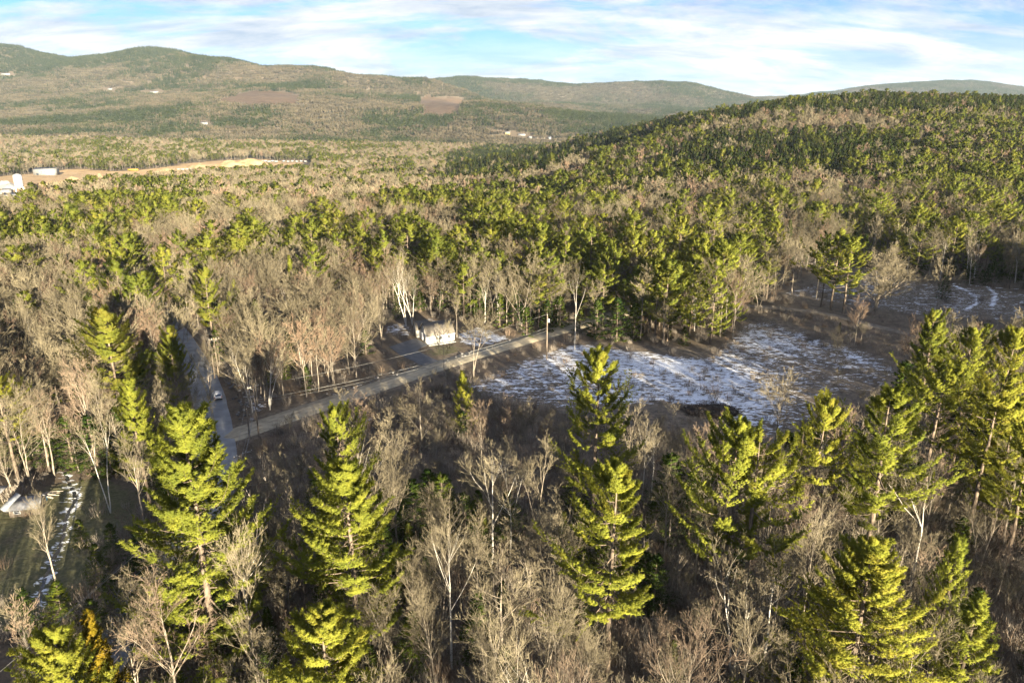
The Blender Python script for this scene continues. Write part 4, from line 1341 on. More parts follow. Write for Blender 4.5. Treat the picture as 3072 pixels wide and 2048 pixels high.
# --- individuals: those that show largest of each kind; the rest of each wood as one mass
KIND_CAT = {'pine': 'pine tree', 'young_pine': 'pine tree', 'spruce': 'spruce tree', 'hemlock': 'hemlock tree', 'cedar': 'cedar tree', 'bare': 'bare tree', 'birch': 'birch tree',
            'maple': 'bare tree', 'sapling': 'sapling', 'snag': 'dead tree'}
NAME = {'pine': 'pine_tree', 'young_pine': 'pine_tree', 'spruce': 'spruce_tree', 'hemlock': 'hemlock_tree', 'cedar': 'cedar_tree', 'bare': 'bare_tree', 'birch': 'birch_tree', 'maple': 'maple_tree',
        'sapling': 'sapling', 'snag': 'dead_tree'}
LOOK = {('bare', 0): ['round-headed', 'narrow upright', 'wide-spreading', 'twin-stemmed', 'three-stemmed', 'slender high-crowned', 'rusty-twigged', 'low-forked'],
        ('bare', 1): ['round-headed', 'narrow upright', 'wide-spreading', 'twin-stemmed', 'slender high-crowned', 'rusty-twigged', 'low-forked'],
        ('pine', 0): ['full-skirted', 'open-crowned', 'gappy-crowned', 'slim', 'bushy', 'high-crowned', 'dense broad', 'ragged', 'lopsided', 'tiered'], ('pine', 1): ['broad-crowned', 'high-crowned', 'wide bushy', 'tapering', 'flat-topped', 'full-skirted'],
        ('birch', 0): ['single-stemmed', 'twin-stemmed', 'three-stemmed', 'straight-stemmed'], ('birch', 1): ['single-stemmed', 'twin-stemmed'],
        ('sapling', 0): ['single-stemmed', 'rusty-twigged', 'three-stemmed', 'whip-like']}
WORD = {'pine': 'green white pine', 'spruce': 'dark pointed spruce', 'hemlock': 'dark drooping hemlock', 'bare': 'leafless grey-tan tree', 'birch': 'leafless pale-barked birch',
        'sapling': 'thin leafless sapling'}
PLACES = [(LOW_YARD, 'beside the yard with the brook'), (BRUSH, 'in the brown scrub below the gravel road'), (TRIANGLE, 'in the corner between the paved and gravel roads'),
          (HOUSE_YARD, 'in the yard of the small house'), (CLEARING, 'at the edge of the snowy clearing'), (FIELD, 'in the field with snowy wheel tracks')]


def place_of(x, y, px, py):
    for poly, w in PLACES:
        if pip(np.array([px]), np.array([py]), poly)[0]:
            return w
    if y < 118 and px > 420: return 'in the shaded wood below the scrub and clearing'
    if px < 620 and y < 235: return 'in the wood across the paved road from the small house'
    if px > 2500 and y < 190: return 'in the shaded wood beside the snowy clearing'
    if y < 235 and px > 1700: return 'between the gravel road and the snowy clearing'
    if px < 1000: return 'in the mixed forest beyond the bend of the paved road'
    if px < 1720: return 'in the forest behind the small house'
    if px < 2450: return 'in the forest beyond the pine block and lane'
    return 'in the forest beyond the field with wheel tracks'


TALL = {'pine': (19, 25), 'spruce': (8, 12), 'hemlock': (7, 11), 'bare': (12, 16.5), 'birch': (14.5, 17.5), 'sapling': (4, 6)}
LANDMARKS = [(*flat(1300, 1030), 16, 'close beside the small white house'), (*flat(1640, 1085), 11, 'near the utility pole with the transformer'), (*flat(777, 1312), 12, 'near the utility pole at the road junction'),
             (*flat(657, 1135), 12, 'near the crossarm pole at the road bend'), (*flat(650, 1195), 12, 'near the pale car on the paved road'), (*flat(2130, 1235), 13, 'near the dark brush pile')]
for t_ in TREES:
    if t_[11]:
        s_ = t_[8]
        for cut in (' directly', ' with ', ', ', ' standing', ' rising', ' beside', ' between', ' alone', ' among', ' in the', ' overhanging', ' at the', ' behind', ' over ', ' right of', ' in front'):
            if cut in s_: s_ = s_[:s_.index(cut)]
        LANDMARKS.append((t_[0], t_[1], 10.0 if t_[2] != 'bare' else 6.0, 'next to the ' + s_))
LIM = {'pine tree': 292, 'bare tree': 292, 'hemlock tree': 240, 'spruce tree': 200, 'birch tree': 150, 'sapling': 240, 'dead tree': 10, 'cedar tree': 10}
arr = np.array([(t[0], t[1]) for t in TREES])
tz = ground(arr[:, 0], arr[:, 1])
tpx, tpy = to_px(arr[:, 0], arr[:, 1], tz)
hh = np.array([PROTO[(t[2], t[3])][t[4]]['h'] * t[6] for t in TREES])
qx, qy = to_px(arr[:, 0], arr[:, 1], tz + hh)
infr = (arr[:, 1] > 25) & (tpx > -40) & (tpx < 3112) & (qy < 2030) & (qx > -30) & (qx < 3100)
size = hh / np.maximum(np.hypot(arr[:, 0], arr[:, 1]), 1)
hero = np.array([t[11] for t in TREES])
order = np.lexsort((-size, ~hero))
count = {}
rest = {}
for i in order:
    x_, y_, kind, lod, var, sxy, sz, rz, lab, cat, grp, he = TREES[i]
    cat = cat or KIND_CAT[kind]
    single = he or (infr[i] and lod < 2 and count.get(cat, 0) < LIM[cat])
    if single:
        count[cat] = count.get(cat, 0) + 1
        p = PROTO[(kind, lod)][var]
        e = bpy.data.objects.new(NAME[kind], None)
        COL.objects.link(e)
        e.empty_display_size = .5
        e.location = (x_, y_, float(tz[i]) - .05); e.rotation_euler = (0, 0, rz); e.scale = (sxy, sxy, sz)
        if not lab:
            w = place_of(x_, y_, tpx[i], tpy[i])
            near = [(math.hypot(x_ - a, y_ - b_), nm) for a, b_, rr, nm in LANDMARKS if math.hypot(x_ - a, y_ - b_) < rr]
            if near:
                w = min(near)[1]
            sz_w = 'tall ' if hh[i] > TALL[kind][1] else 'small ' if hh[i] < TALL[kind][0] else ''
            lk = LOOK.get((kind, lod))
            lab = sz_w + (lk[var] + ' ' if lk else '') + WORD[kind] + ' ' + w
            if len(lab.split()) > 16:
                lab = ' '.join(lab.split()[:16])
                while lab.split()[-1] in ('the', 'of', 'and', 'with', 'in', 'to', 'a'):
                    lab = lab.rsplit(' ', 1)[0]
            grp = WORD[kind] + 's ' + w
        tag(e, lab, cat, grp)
        for nm, me in meshes_of(p, kind):
            o = bpy.data.objects.new(nm, me); COL.objects.link(o); o.parent = e
            if he and kind == 'pine' and y_ > 122 and nm == 'crown':      # further pines take the darker mid-distance needle colour
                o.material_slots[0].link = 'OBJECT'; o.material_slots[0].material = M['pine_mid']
    else:
        k_ = {'young_pine': 'pine', 'maple': 'bare', 'snag': 'bare', 'cedar': 'spruce'}.get(kind, kind)
        rest.setdefault(k_, []).append((x_, y_, float(tz[i]) - .08, rz, sxy, sz, kind, lod, var))


def mass(name, label, pts, protos):
    """one object that stands for a wood nobody could count. pts: (x,y,z,rz,sxy,sz,prototype index)"""
    col = bpy.data.collections.new(name + '_sources')
    for k, me in enumerate(protos):
        o = bpy.data.objects.new('source_%03d' % k, me)
        o.name = '%s_source_%03d' % (name, k)
        col.objects.link(o)
    a = np.array(pts, float)
    me = bpy.data.meshes.new(name)
    me.vertices.add(len(a)); me.vertices.foreach_set('co', a[:, :3].astype(np.float32).ravel())
    for nm, tp, dat in (('rot', 'FLOAT_VECTOR', np.stack([0 * a[:, 3], 0 * a[:, 3], a[:, 3]], 1)), ('scl', 'FLOAT_VECTOR', np.stack([a[:, 4], a[:, 4], a[:, 5]], 1))):
        at = me.attributes.new(nm, tp, 'POINT'); at.data.foreach_set('vector', dat.astype(np.float32).ravel())
    at = me.attributes.new('pick', 'INT', 'POINT'); at.data.foreach_set('value', a[:, 6].astype(np.int32))
    me.update()
    o = obj(name, me)
    tag(o, label, kind='stuff')
    o['category'] = 'forest' if 'brush' not in name else 'brush'
    ng = bpy.data.node_groups.new(name + '_scatter', 'GeometryNodeTree')
    ng.interface.new_socket('Geometry', in_out='INPUT', socket_type='NodeSocketGeometry')
    ng.interface.new_socket('Geometry', in_out='OUTPUT', socket_type='NodeSocketGeometry')
    N = ng.nodes.new; L = ng.links.new
    gi, go = N('NodeGroupInput'), N('NodeGroupOutput')
    ip = N('GeometryNodeInstanceOnPoints'); ci = N('GeometryNodeCollectionInfo')
    ci.inputs['Collection'].default_value = col
    ci.inputs['Separate Children'].default_value = True
    ci.inputs['Reset Children'].default_value = True
    ip.inputs['Pick Instance'].default_value = True

    def na(nm, tp):
        n = N('GeometryNodeInputNamedAttribute'); n.data_type = tp; n.inputs['Name'].default_value = nm
        return n.outputs['Attribute']
    e2r = N('FunctionNodeEulerToRotation')
    L(na('rot', 'FLOAT_VECTOR'), e2r.inputs[0])
    L(gi.outputs[0], ip.inputs['Points']); L(ci.outputs[0], ip.inputs['Instance'])
    L(na('pick', 'INT'), ip.inputs['Instance Index']); L(e2r.outputs[0], ip.inputs['Rotation']); L(na('scl', 'FLOAT_VECTOR'), ip.inputs['Scale'])
    L(ip.outputs[0], go.inputs[0])
    md = o.modifiers.new('scatter', 'NODES'); md.node_group = ng
    return o


LABEL = {'pine': 'mass of green white pines filling the far forest', 'spruce': 'mass of dark pointed spruces on the far hillside, partly standing in for flank shade', 'bare': 'mass of leafless tan trees filling the far forest',
         'hemlock': 'mass of dark hemlock understorey in the far wood', 'birch': 'mass of pale leafless birches in the far wood', 'sapling': 'mass of thin leafless saplings in the scrub'}
for k_, lst in rest.items():
    keys = sorted({(t[6], t[7], t[8]) for t in lst})
    ix = {q: n for n, q in enumerate(keys)}
    mass(k_ + '_forest' if k_ != 'sapling' else 'sapling_thicket', LABEL[k_], [(*t[:6], ix[(t[6], t[7], t[8])]) for t in lst], [joined_of(PROTO[q[:2]][q[2]], q[0]) for q in keys])

# far wooded hills
x, y = scatter(-6200, 6200, 2100, 8600, 31.)
z = ground(x, y)
px, py = to_px(x, y, z)
k = (px > -150) & (px < 3230)
x, y, z, px, py = x[k], y[k], z[k], px[k], py[k]
pat = .5 + (fbm(x / 330., y / 330., 131, 4) - .5) * 1.5 + .0011 * (z - 60) * sstep(150, 330, z)
pat = pat + RNG.normal(0, .075, len(x)) + (fbm(x / 90., y / 90., 137, 2) - .5) * .25
near_v = (y < 2900)
pat = pat + np.where(near_v, .05, 0)
pick = np.clip(np.searchsorted([.30, .37, .44, .50, .56, .63], pat), 0, 6)
hea = pip(px, py, HEATH[0]) | pip(px, py, HEATH[1]) | pip(px, py - 8, HEATH[0]) | pip(px, py - 8, HEATH[1])
s = RNG.uniform(.9, 1.15, len(x))
for fx, fy, fr in FAR_SPOTS:
    hea |= (np.abs(px - fx) < fr + 14) & (py > fy - 5) & (py - 17 * F / y < fy)
pts = np.stack([x, y, z - .5, RNG.uniform(0, 6.283, len(x)), s, s, pick], 1)[~hea]
mass('hill_forest', 'leafless and evergreen woods covering the far hills', pts, [joined_of(p, 'clump') for p in PROTO[('clump', 0)]])

# brush: knee to head high stems in the scrub, on the verges and under the trees
x, y = scatter(-170, 240, 55, 330, 2.1)
z = ground(x, y); px, py = to_px(x, y, z)
rnd = RNG.random(len(x))
ib = pip(px, py, BRUSH)
thick = fbm(x / 14., y / 14., 151, 3)
ic = pip(px, py, CLEARING)
pr = np.where(ib, .45 + .6 * (thick > .45), .34)
pr = np.where((y < 120) & (px > 420), .85, pr)
pr = np.where(ic, .14, pr)
pr = np.where(pip(px, py, HOUSE_YARD) | pip(px, py, LOW_YARD), .04, pr)
pr = np.where(pip(px, py, FIELD), .10, pr)
keep = (rnd < pr) & clear_of(x, y) & (poly_dist(x, y, np.array(DRIVE + [DRIVE[0]])) > 2) & (np.hypot(x - HOUSE[0], y - HOUSE[1]) > 8) & seen(px, py, 60)
s = RNG.uniform(.45, 1.15, len(x)) * np.where(ib, 1.0, np.where(y < 120, 1.15, .7))
pts = np.stack([x, y, z, RNG.uniform(0, 6.283, len(x)), s * RNG.uniform(.9, 1.4, len(x)), s, (rnd * 9973).astype(int) % 5], 1)[keep]
mass('brush', 'brown tangle of leafless brush covering the scrub', pts, [joined_of(p, 'brush') for p in PROTO[('brush', 0)]])

# ------------------------------------------------------------------ the small house
M['siding'] = noise_mat('cream_siding', (0.30, 0.295, 0.275), (0.37, 0.365, 0.345), 1.5, rough=.6)
M['white_paint'] = noise_mat('white_paint', (0.42, 0.43, 0.45), (0.50, 0.51, 0.53), 2, rough=.5)
M['shingle'] = noise_mat('grey_brown_shingles', (0.09, 0.083, 0.073), (0.145, 0.13, 0.112), 3.0, rough=.9, detail=8, stretch=(1, 1, 3))
M['glass'] = noise_mat('window_glass', (0.015, 0.02, 0.028), (0.05, 0.06, 0.075), 1, rough=.08, spec=.6)
M['concrete'] = noise_mat('concrete', (0.25, 0.25, 0.24), (0.36, 0.36, 0.34), 2, rough=.9)
M['wood'] = noise_mat('weathered_wood', (0.10, 0.085, 0.07), (0.22, 0.19, 0.16), 3, stretch=(1, 1, .2), rough=.9)
M['pole_wood'] = noise_mat('pole_wood', (0.075, 0.060, 0.048), (0.20, 0.165, 0.13), 3, stretch=(1, 1, .15), rough=.9)
M['wire'] = noise_mat('wire_metal', (0.10, 0.10, 0.10), (0.18, 0.18, 0.17), 1, rough=.5)
M['galv'] = noise_mat('grey_metal', (0.30, 0.32, 0.34), (0.45, 0.47, 0.49), 1, rough=.5)
M['porcelain'] = noise_mat('porcelain', (0.35, 0.34, 0.33), (0.5, 0.5, 0.48), 1, rough=.3)


def part(name, mb, mat, parent, smooth=False):
    return obj(name, mb.mesh(name, [mat], smooth), parent)


def gable_wall(L_, D_, eave, ridge, t=.15):
    """end wall with a peak in the local Y-Z plane at x=0"""
    pts = [(0, 0), (D_, 0), (D_, eave), (D_ / 2, ridge), (0, eave)]
    v = [(x, y, z) for x in (0, t) for y, z in pts]
    f = MB().add(np.array(v), tris=[[0, 2, 1], [0, 3, 2], [0, 4, 3], [5, 6, 7], [5, 7, 8], [5, 8, 9]], quads=[[a, (a + 1) % 5, (a + 1) % 5 + 5, a + 5] for a in range(5)])
    return f


def roof_slab(x0, x1, ya, za, yb, zb, t=.16):
    """sloping slab from eave (ya,za) to ridge (yb,zb)"""
    v = [(x, y, z + dz) for x in (x0, x1) for (y, z) in ((ya, za), (yb, zb)) for dz in (0, t)]
    return MB().add(np.array(v), quads=[[0, 1, 3, 2], [4, 6, 7, 5], [0, 4, 5, 1], [2, 3, 7, 6], [0, 2, 6, 4], [1, 5, 7, 3]])


def gable_building(root, Lx, D, eave, ridge, wall_m, roof_m, ov=.3, wall='wall', roof='roof_slope', x0=0., y0=0., z0=0.):
    """walls and two roof slopes; ridge runs along local X"""
    off = np.array([x0, y0, z0], np.float32)
    for mb, nm, mt in [(gable_wall(0, D, eave, ridge), wall, wall_m), (MB().merge(gable_wall(0, D, eave, ridge), 0, (1, np.array([Lx - .15, 0, 0], np.float32))), wall, wall_m),
                       (MB().box((Lx / 2, .075, eave / 2), (Lx - .3, .15, eave)), wall, wall_m), (MB().box((Lx / 2, D - .075, eave / 2), (Lx - .3, .15, eave)), wall, wall_m)]:
        part(nm, MB().merge(mb, 0, (1, off)), mt, root)
    k = (ridge - eave) / (D / 2)
    for ya, yb in ((-ov, D / 2), (D + ov, D / 2)):
        part(roof, MB().merge(roof_slab(-ov, Lx + ov, ya, eave - ov * k + .02, yb, ridge + .02), 0, (1, off)), roof_m, root)


Nc, Rc, Lc = np.array(flat(1284, 1038)), np.array(flat(1357, 1027)), np.array(flat(1252.6, 1021.8))
u = (Rc - Nc) / np.linalg.norm(Rc - Nc)
ang = math.atan2(u[1], u[0])
hz0 = float(ground(*Nc))
house = bpy.data.objects.new('house', None); COL.objects.link(house)
house.location = (Nc[0], Nc[1], hz0); house.rotation_euler = (0, 0, ang)
tag(house, 'small white gabled house with brown shingle roof at the paved driveway', 'house')
HL, HD, HE, HR = 8.2, 6.7, 2.45, 5.3
part('foundation', MB().box((HL / 2, HD / 2, .1), (HL - .1, HD - .1, .5)), M['concrete'], house)
gable_building(house, HL, HD, HE, HR, M['siding'], M['shingle'], z0=.3)
for y_ in (1.75, 4.75):
    gd = part('garage_door', MB().box((-.03, y_, 1.35), (.06, 2.5, 2.1)), M['white_paint'], house)
    for k in range(4):
        part('panel', MB().box((-.075, y_, .62 + k * .49), (.03, 2.34, .40)), M['white_paint'], gd)
    part('frame', MB().box((-.05, y_, 2.50), (.10, 2.8, .14)), M['white_paint'], gd)


def window(parent, c, w_, h_, ax):
    """framed window; ax 'x': faces -X, 'y': faces -Y"""
    cx, cy_, cz = c
    s = (lambda a, b_, d: (d, a, b_)) if ax == 'x' else (lambda a, b_, d: (a, d, b_))
    o3 = (lambda da, dz, dd: (cx + dd, cy_ + da, cz + dz)) if ax == 'x' else (lambda da, dz, dd: (cx + da, cy_ + dd, cz + dz))
    win = part('window', MB().box(c, s(w_, h_, .04)), M['glass'], parent)
    fr = MB()
    for sg in (-1, 1):
        fr.box(o3(sg * (w_ / 2 + .05), 0, -.03), s(.10, h_ + .2, .06))
        fr.box(o3(0, sg * (h_ / 2 + .05), -.035), s(w_, .10, .06))
    fr.box(o3(0, 0, -.03), s(w_, .05, .04))
    part('frame', fr, M['white_paint'], win)
    return win


window(house, (-.02, HD / 2, 3.75), .8, 1.0, 'x')
window(house, (4.0, -.02, 1.65), .85, 1.15, 'y')
window(house, (6.6, -.02, 1.65), .75, 1.0, 'y')
for (x_, y_) in ((-.04, -.04), (HL + .04, -.04), (-.04, HD + .04)):
    part('corner_trim', MB().box((x_, y_, .3 + HE / 2 - .06), (.12, .12, HE - .12)), M['white_paint'], house)
part('fascia', MB().box((HL / 2, -.33, HE - .12), (HL + .6, .05, .2)), M['white_paint'], house)
gable_building(house, 3.8, 3.4, 2.5, 4.6, M['siding'], M['shingle'], ov=.25, wall='wing_wall', roof='wing_roof', x0=-.6, y0=HD + .35, z0=.25)
part('step', MB().box((HL / 2, -.9, .02), (HL + .2, 1.1, .18)), M['concrete'], house)

# ------------------------------------------------------------------ car on the paved road
M['car_paint'] = noise_mat('silver_car_paint', (0.50, 0.52, 0.55), (0.56, 0.58, 0.61), 1, rough=.3, spec=.6)
M['rubber'] = noise_mat('rubber', (0.012, 0.012, 0.012), (0.03, 0.03, 0.03), 3, rough=.8)
M['tail_red'] = noise_mat('red_lens', (0.28, 0.012, 0.01), (0.40, 0.02, 0.015), 2, rough=.25)
cx_, cy_ = flat(651, 1192)
k = int(np.argmin(np.hypot(PAVED[:, 0] - cx_, PAVED[:, 1] - cy_)))
dv = PAVED[k - 3] - PAVED[k + 3]; dv /= np.linalg.norm(dv)
rn = np.array([dv[1], -dv[0]])
cpos = PAVED[k] + rn * 1.9
car = bpy.data.objects.new('car', None); COL.objects.link(car)
car.location = (cpos[0], cpos[1], float(ground(*cpos)) + .13); car.rotation_euler = (0, 0, math.atan2(dv[1], dv[0]) - math.pi / 2)
tag(car, 'pale silver sport utility car driving away on the paved road', 'car')


def loft(secs):
    """closed skin through rectangular-ish rings along local Y: (y, half width low, half width high, z low, z high)"""
    V = []
    for y_, wl, wh, zl, zh in secs:
        c = min(.12, (zh - zl) * .3)
        V.append([(-wl, y_, zl), (wl, y_, zl), (wl, y_, zl + (zh - zl) * .55), (wh, y_, zh - c), (wh - c, y_, zh), (-wh + c, y_, zh), (-wh, y_, zh - c), (-wl, y_, zl + (zh - zl) * .55)])
    V = np.array(V)
    n, m_ = V.shape[:2]
    ix = np.arange(n * m_).reshape(n, m_)
    q = [[ix[i, j], ix[i, (j + 1) % m_], ix[i + 1, (j + 1) % m_], ix[i + 1, j]] for i in range(n - 1) for j in range(m_)]
    mb = MB().add(V.reshape(-1, 3), quads=q)
    fan = [[0, j + 1, j] for j in range(1, m_ - 1)]
    mb.add(V[0], tris=fan); mb.add(V[-1], tris=[[a, c, b_] for a, b_, c in fan])
    return mb


part('body', loft([(-2.3, .80, .80, .48, .95), (-2.2, .92, .90, .38, 1.05), (-1.2, .94, .90, .32, 1.06), (.9, .94, .90, .32, 1.06), (1.7, .93, .86, .34, .98), (2.2, .88, .78, .40, .86), (2.32, .74, .66, .46, .74)]), M['car_paint'], car)
cab = part('cabin', loft([(-2.18, .84, .78, 1.0, 1.10), (-1.95, .86, .66, 1.0, 1.62), (-1.6, .87, .66, 1.0, 1.70), (.0, .87, .66, 1.0, 1.70), (.35, .87, .64, 1.0, 1.64), (1.05, .84, .74, 1.0, 1.08)]), M['car_paint'], car)
part('window', MB().add(np.array([(-.70, -2.19, 1.14), (.70, -2.19, 1.14), (.58, -1.985, 1.56), (-.58, -1.985, 1.56)]), quads=[[0, 1, 2, 3]]), M['glass'], cab)
part('window', MB().add(np.array([(-.70, 1.00, 1.16), (.70, 1.00, 1.16), (.56, .48, 1.60), (-.56, .48, 1.60)]), quads=[[1, 0, 3, 2]]), M['glass'], cab)
for sg in (-1, 1):
    part('window', MB().add(np.array([(sg * .885, -1.8, 1.24), (sg * .885, .6, 1.24), (sg * .70, .2, 1.57), (sg * .70, -1.7, 1.57)]), quads=[[0, 1, 2, 3]]), M['glass'], cab)
    part('tail_light', MB().box((sg * .76, -2.26, .93), (.22, .12, .26)), M['tail_red'], car)
    part('headlight', MB().box((sg * .66, 2.24, .72), (.28, .10, .14)), M['porcelain'], car)
    part('roof_rail', MB().box((sg * .58, -.75, 1.73), (.05, 1.8, .05)), M['rubber'], car)
    part('mirror', MB().box((sg * 1.0, .55, 1.12), (.16, .10, .14)), M['car_paint'], car)
part('bumper', MB().box((0, -2.33, .52), (1.62, .12, .22)), M['rubber'], car)
part('number_plate', MB().box((0, -2.325, .80), (.34, .02, .16)), M['white_paint'], car)


def disc(r, w_, n=18):
    a = np.arange(n) * 2 * math.pi / n
    ring = np.stack([0 * a, np.cos(a) * r, np.sin(a) * r], 1)
    V = np.concatenate([ring - [w_ / 2, 0, 0], ring + [w_ / 2, 0, 0], [[-w_ / 2, 0, 0], [w_ / 2, 0, 0]]])
    q = [[i, (i + 1) % n, (i + 1) % n + n, i + n] for i in range(n)]
    t = [[2 * n, (i + 1) % n, i] for i in range(n)] + [[2 * n + 1, i + n, (i + 1) % n + n] for i in range(n)]
    return MB().add(V, tris=t, quads=q)


ty, rim = disc(.345, .23).mesh('tyre', [M['rubber']]), disc(.21, .25).mesh('rim', [M['galv']])
for sx_ in (-1, 1):
    for yy in (-1.38, 1.38):
        wh = bpy.data.objects.new('wheel', None); COL.objects.link(wh); wh.parent = car; wh.location = (sx_ * .80, yy, .345)
        obj('tyre', ty, wh); obj('rim', rim, wh)

# ------------------------------------------------------------------ utility poles and wires
def pole(base, h, az, label, arm=True, transformer=False, name='utility_pole', lean=0.0):
    x_, y_ = base
    e = bpy.data.objects.new(name, None); COL.objects.link(e)
    e.location = (x_, y_, float(ground(x_, y_)) - .05); e.rotation_euler = (0, lean, az)
    tag(e, label, 'pole')
    s = np.linspace(0, 1, 5)
    v, q = tubes(np.stack([0 * s, 0 * s, s * h], 1)[None], (.17 - .06 * s)[None], 10)
    sh = part('shaft', MB().add(v, quads=q).add(np.array([[.11 * math.cos(a), .11 * math.sin(a), h] for a in np.arange(10) * .6283]), tris=[[0, i, i + 1] for i in range(1, 9)]), M['pole_wood'], e, True)
    tips = []
    if arm:
        a = part('crossarm', MB().box((0, -.17, h - .35), (2.6, .12, .14)), M['wood'], e)
        for sg in (-1, 1):
            br = MB()
            v, q = tubes(np.array([[[sg * .65, -.22, h - .42], [0, -.14, h - 1.05]]]), np.array([[.022, .022]]), 4); br.add(v, quads=q)
            part('brace', br, M['galv'], e)
        for xx in (-1.15, -.55, .55, 1.15):
            i_ = MB()
            v, q = tubes(np.array([[[xx, -.17, h - .28], [xx, -.17, h - .2], [xx, -.17, h - .12], [xx, -.17, h - .05]]]), np.array([[.03, .07, .045, .06]]), 8); i_.add(v, quads=q)
            part('insulator', i_, M['porcelain'], a)
            tips.append((xx, -.17, h - .06))
    else:
        i_ = MB(); v, q = tubes(np.array([[[0, 0, h - .02], [0, 0, h + .10], [0, 0, h + .22]]]), np.array([[.03, .07, .05]]), 8); i_.add(v, quads=q)
        part('insulator', i_, M['porcelain'], e)
        tips = [(0, 0, h + .2)]
    if transformer:
        v, q = tubes(np.array([[[.38, 0, h - 2.0], [.38, 0, h - 1.95], [.38, 0, h - 1.15], [.38, 0, h - 1.05]]]), np.array([[.18, .25, .25, .16]]), 12)
        tf = part('transformer', MB().add(v, quads=q), M['galv'], e, True)
        part('bracket', MB().box((.17, 0, h - 1.5), (.2, .08, .5)), M['galv'], tf)
    bpy.context.view_layer.update()
    W = e.matrix_world
    return [W @ Vector(t_) for t_ in tips], W @ Vector((0, -.15, h * .72)), W @ Vector((0, -.15, h * .66))


pA = flat(657, 1135); pB = flat(777, 1312); pC = flat(1640, 1085)
xD, yD, _ = under_top(722, 1360, 11.0); pD = (xD, yD)
aAB = math.atan2(pB[1] - pA[1], pB[0] - pA[0]) + math.pi / 2
tA, nA, cA = pole(pA, 10.6, aAB + math.pi, 'utility pole with pale crossarm at the bend of the paved road')
pole((pA[0] - .75, pA[1] - .7), 6.2, 0, 'cut-off shorter pole standing against the crossarm pole at the bend', arm=False, name='stub_pole')
tB, nB, cB = pole(pB, 11.4, aAB + math.pi + .25, 'utility pole with crossarm at the junction of the paved and gravel roads')
pole(flat(750, 1318), 6.6, 0, 'short dark pole beside the junction utility pole', arm=False, name='stub_pole')
tC, nC, cC = pole(pC, 12.6, 0, 'utility pole with grey transformer beside the gravel road', arm=False, transformer=True)
tD, nD, cD = pole(pD, 11.0, aAB + math.pi + .5, 'utility pole with crossarm in the roadside scrub below the junction')
# next poles along the lines, hidden by trees or out of the picture
pZ = flat(468, 985); pE = under_top(-330, 2290, 11.0)[:2]; pF = flat(2010, 935)
tZ, nZ, cZ = pole(pZ, 10.5, aAB + math.pi - .3, 'utility pole in the dark gap of the road beyond the bend')
tE, nE, cE = pole(pE, 11.0, aAB + math.pi + .9, 'utility pole below the bright bushy pine by the paved road')


def wire(a, b_, sag, label, r=.022, grp=None):
    s = np.linspace(0, 1, 17)
    P = np.outer(1 - s, np.array(a)) + np.outer(s, np.array(b_))
    P[:, 2] -= sag * 4 * s * (1 - s)
    v, q = tubes(P[None], np.full((1, 17), r), 4)
    tag(obj('power_wire', MB().add(v, quads=q).mesh('power_wire', [M['wire']], True)), label, 'wire', grp)


spans = [(tZ, tA, nZ, nA, cZ, cA, 'running into the dark road gap from the bend pole'), (tA, tB, nA, nB, cA, cB, 'between the bend pole and the junction pole'),
         (tB, tD, nB, nD, cB, cD, 'between the junction pole and the scrub pole'), (tD, tE, nD, nE, cD, cE, 'running down past the tallest pine from the scrub pole')]
for T0, T1, n0, n1, c0, c1, w_ in spans:
    for k in (0, 1, 3):
        wire(T0[k], T1[k], .9, 'thin upper power wire ' + w_, grp='upper power wires ' + w_)
    wire(n0, n1, .8, 'thicker lower cable ' + w_, .03)
wire(tB[3], tC[0], 1.5, 'uppermost pale wire along the gravel road to the transformer pole', .026)
wire(nB, nC, 1.5, 'thick pale cable along the gravel road to the transformer pole', .038)
wire(cB, cC, 1.6, 'lowest thick cable along the gravel road to the transformer pole', .034)

# ------------------------------------------------------------------ yard by the brook
M['sheet'] = noise_mat('pale_sheet_metal', (0.15, 0.165, 0.19), (0.20, 0.215, 0.24), 1, rough=.4)
M['slate'] = noise_mat('grey_roofing', (0.13, 0.135, 0.15), (0.20, 0.205, 0.22), 2, rough=.8)
M['blue'] = noise_mat('blue_plastic', (0.03, 0.16, 0.30), (0.06, 0.24, 0.42), 1.5, rough=.5)
sx0, sy0 = flat(30, 1552)
shed = bpy.data.objects.new('shed', None); COL.objects.link(shed); shed.location = (sx0, sy0, float(ground(sx0, sy0))); shed.rotation_euler = (0, 0, .25)
tag(shed, 'low weathered shed with grey roof beside the brook yard', 'shed')
gable_building(shed, 4.4, 3.6, 1.5, 2.6, M['wood'], M['slate'], ov=.35)
part('door', MB().box((2.9, -.03, .75), (1.1, .05, 1.4)), M['rubber'], shed)
window(shed, (1.2, -.02, .9), .8, .5, 'y')
p_ = MB().box((0, 0, 0), (1.1, 3.4, .03), R=np.array(Matrix.Rotation(.5, 3, 'X') @ Matrix.Rotation(.3, 3, 'Y')))
tag(obj('metal_sheet', p_.mesh('metal_sheet', [M['sheet']]), None, (sx0 + .35, sy0 + .4, float(ground(sx0, sy0)) + 2.75), -.5), 'pale sheet of roofing lying across the weathered shed', 'sheet')
bx_, by_ = flat(112, 1503)
v, q = tubes(np.array([[[0, 0, 0], [0, 0, .05], [0, 0, .3], [0, 0, .6], [0, 0, .85], [0, 0, .9]]]), np.array([[.25, .29, .31, .31, .29, .24]]), 14)
for k in range(3):
    tag(obj('barrel', MB().add(v, quads=q).add(np.array([[.24 * math.cos(a), .24 * math.sin(a), .9] for a in np.arange(14) * .4488]), tris=[[0, i, i + 1] for i in range(1, 13)]).mesh('barrel', [M['blue']], False),
            None, (bx_ + k * .72, by_ + (k % 2) * .5, float(ground(bx_, by_)))), 'blue plastic barrel beside the lumber heap by the shed', 'barrel', 'blue barrels by the shed')
lx, ly = flat(135, 1492)
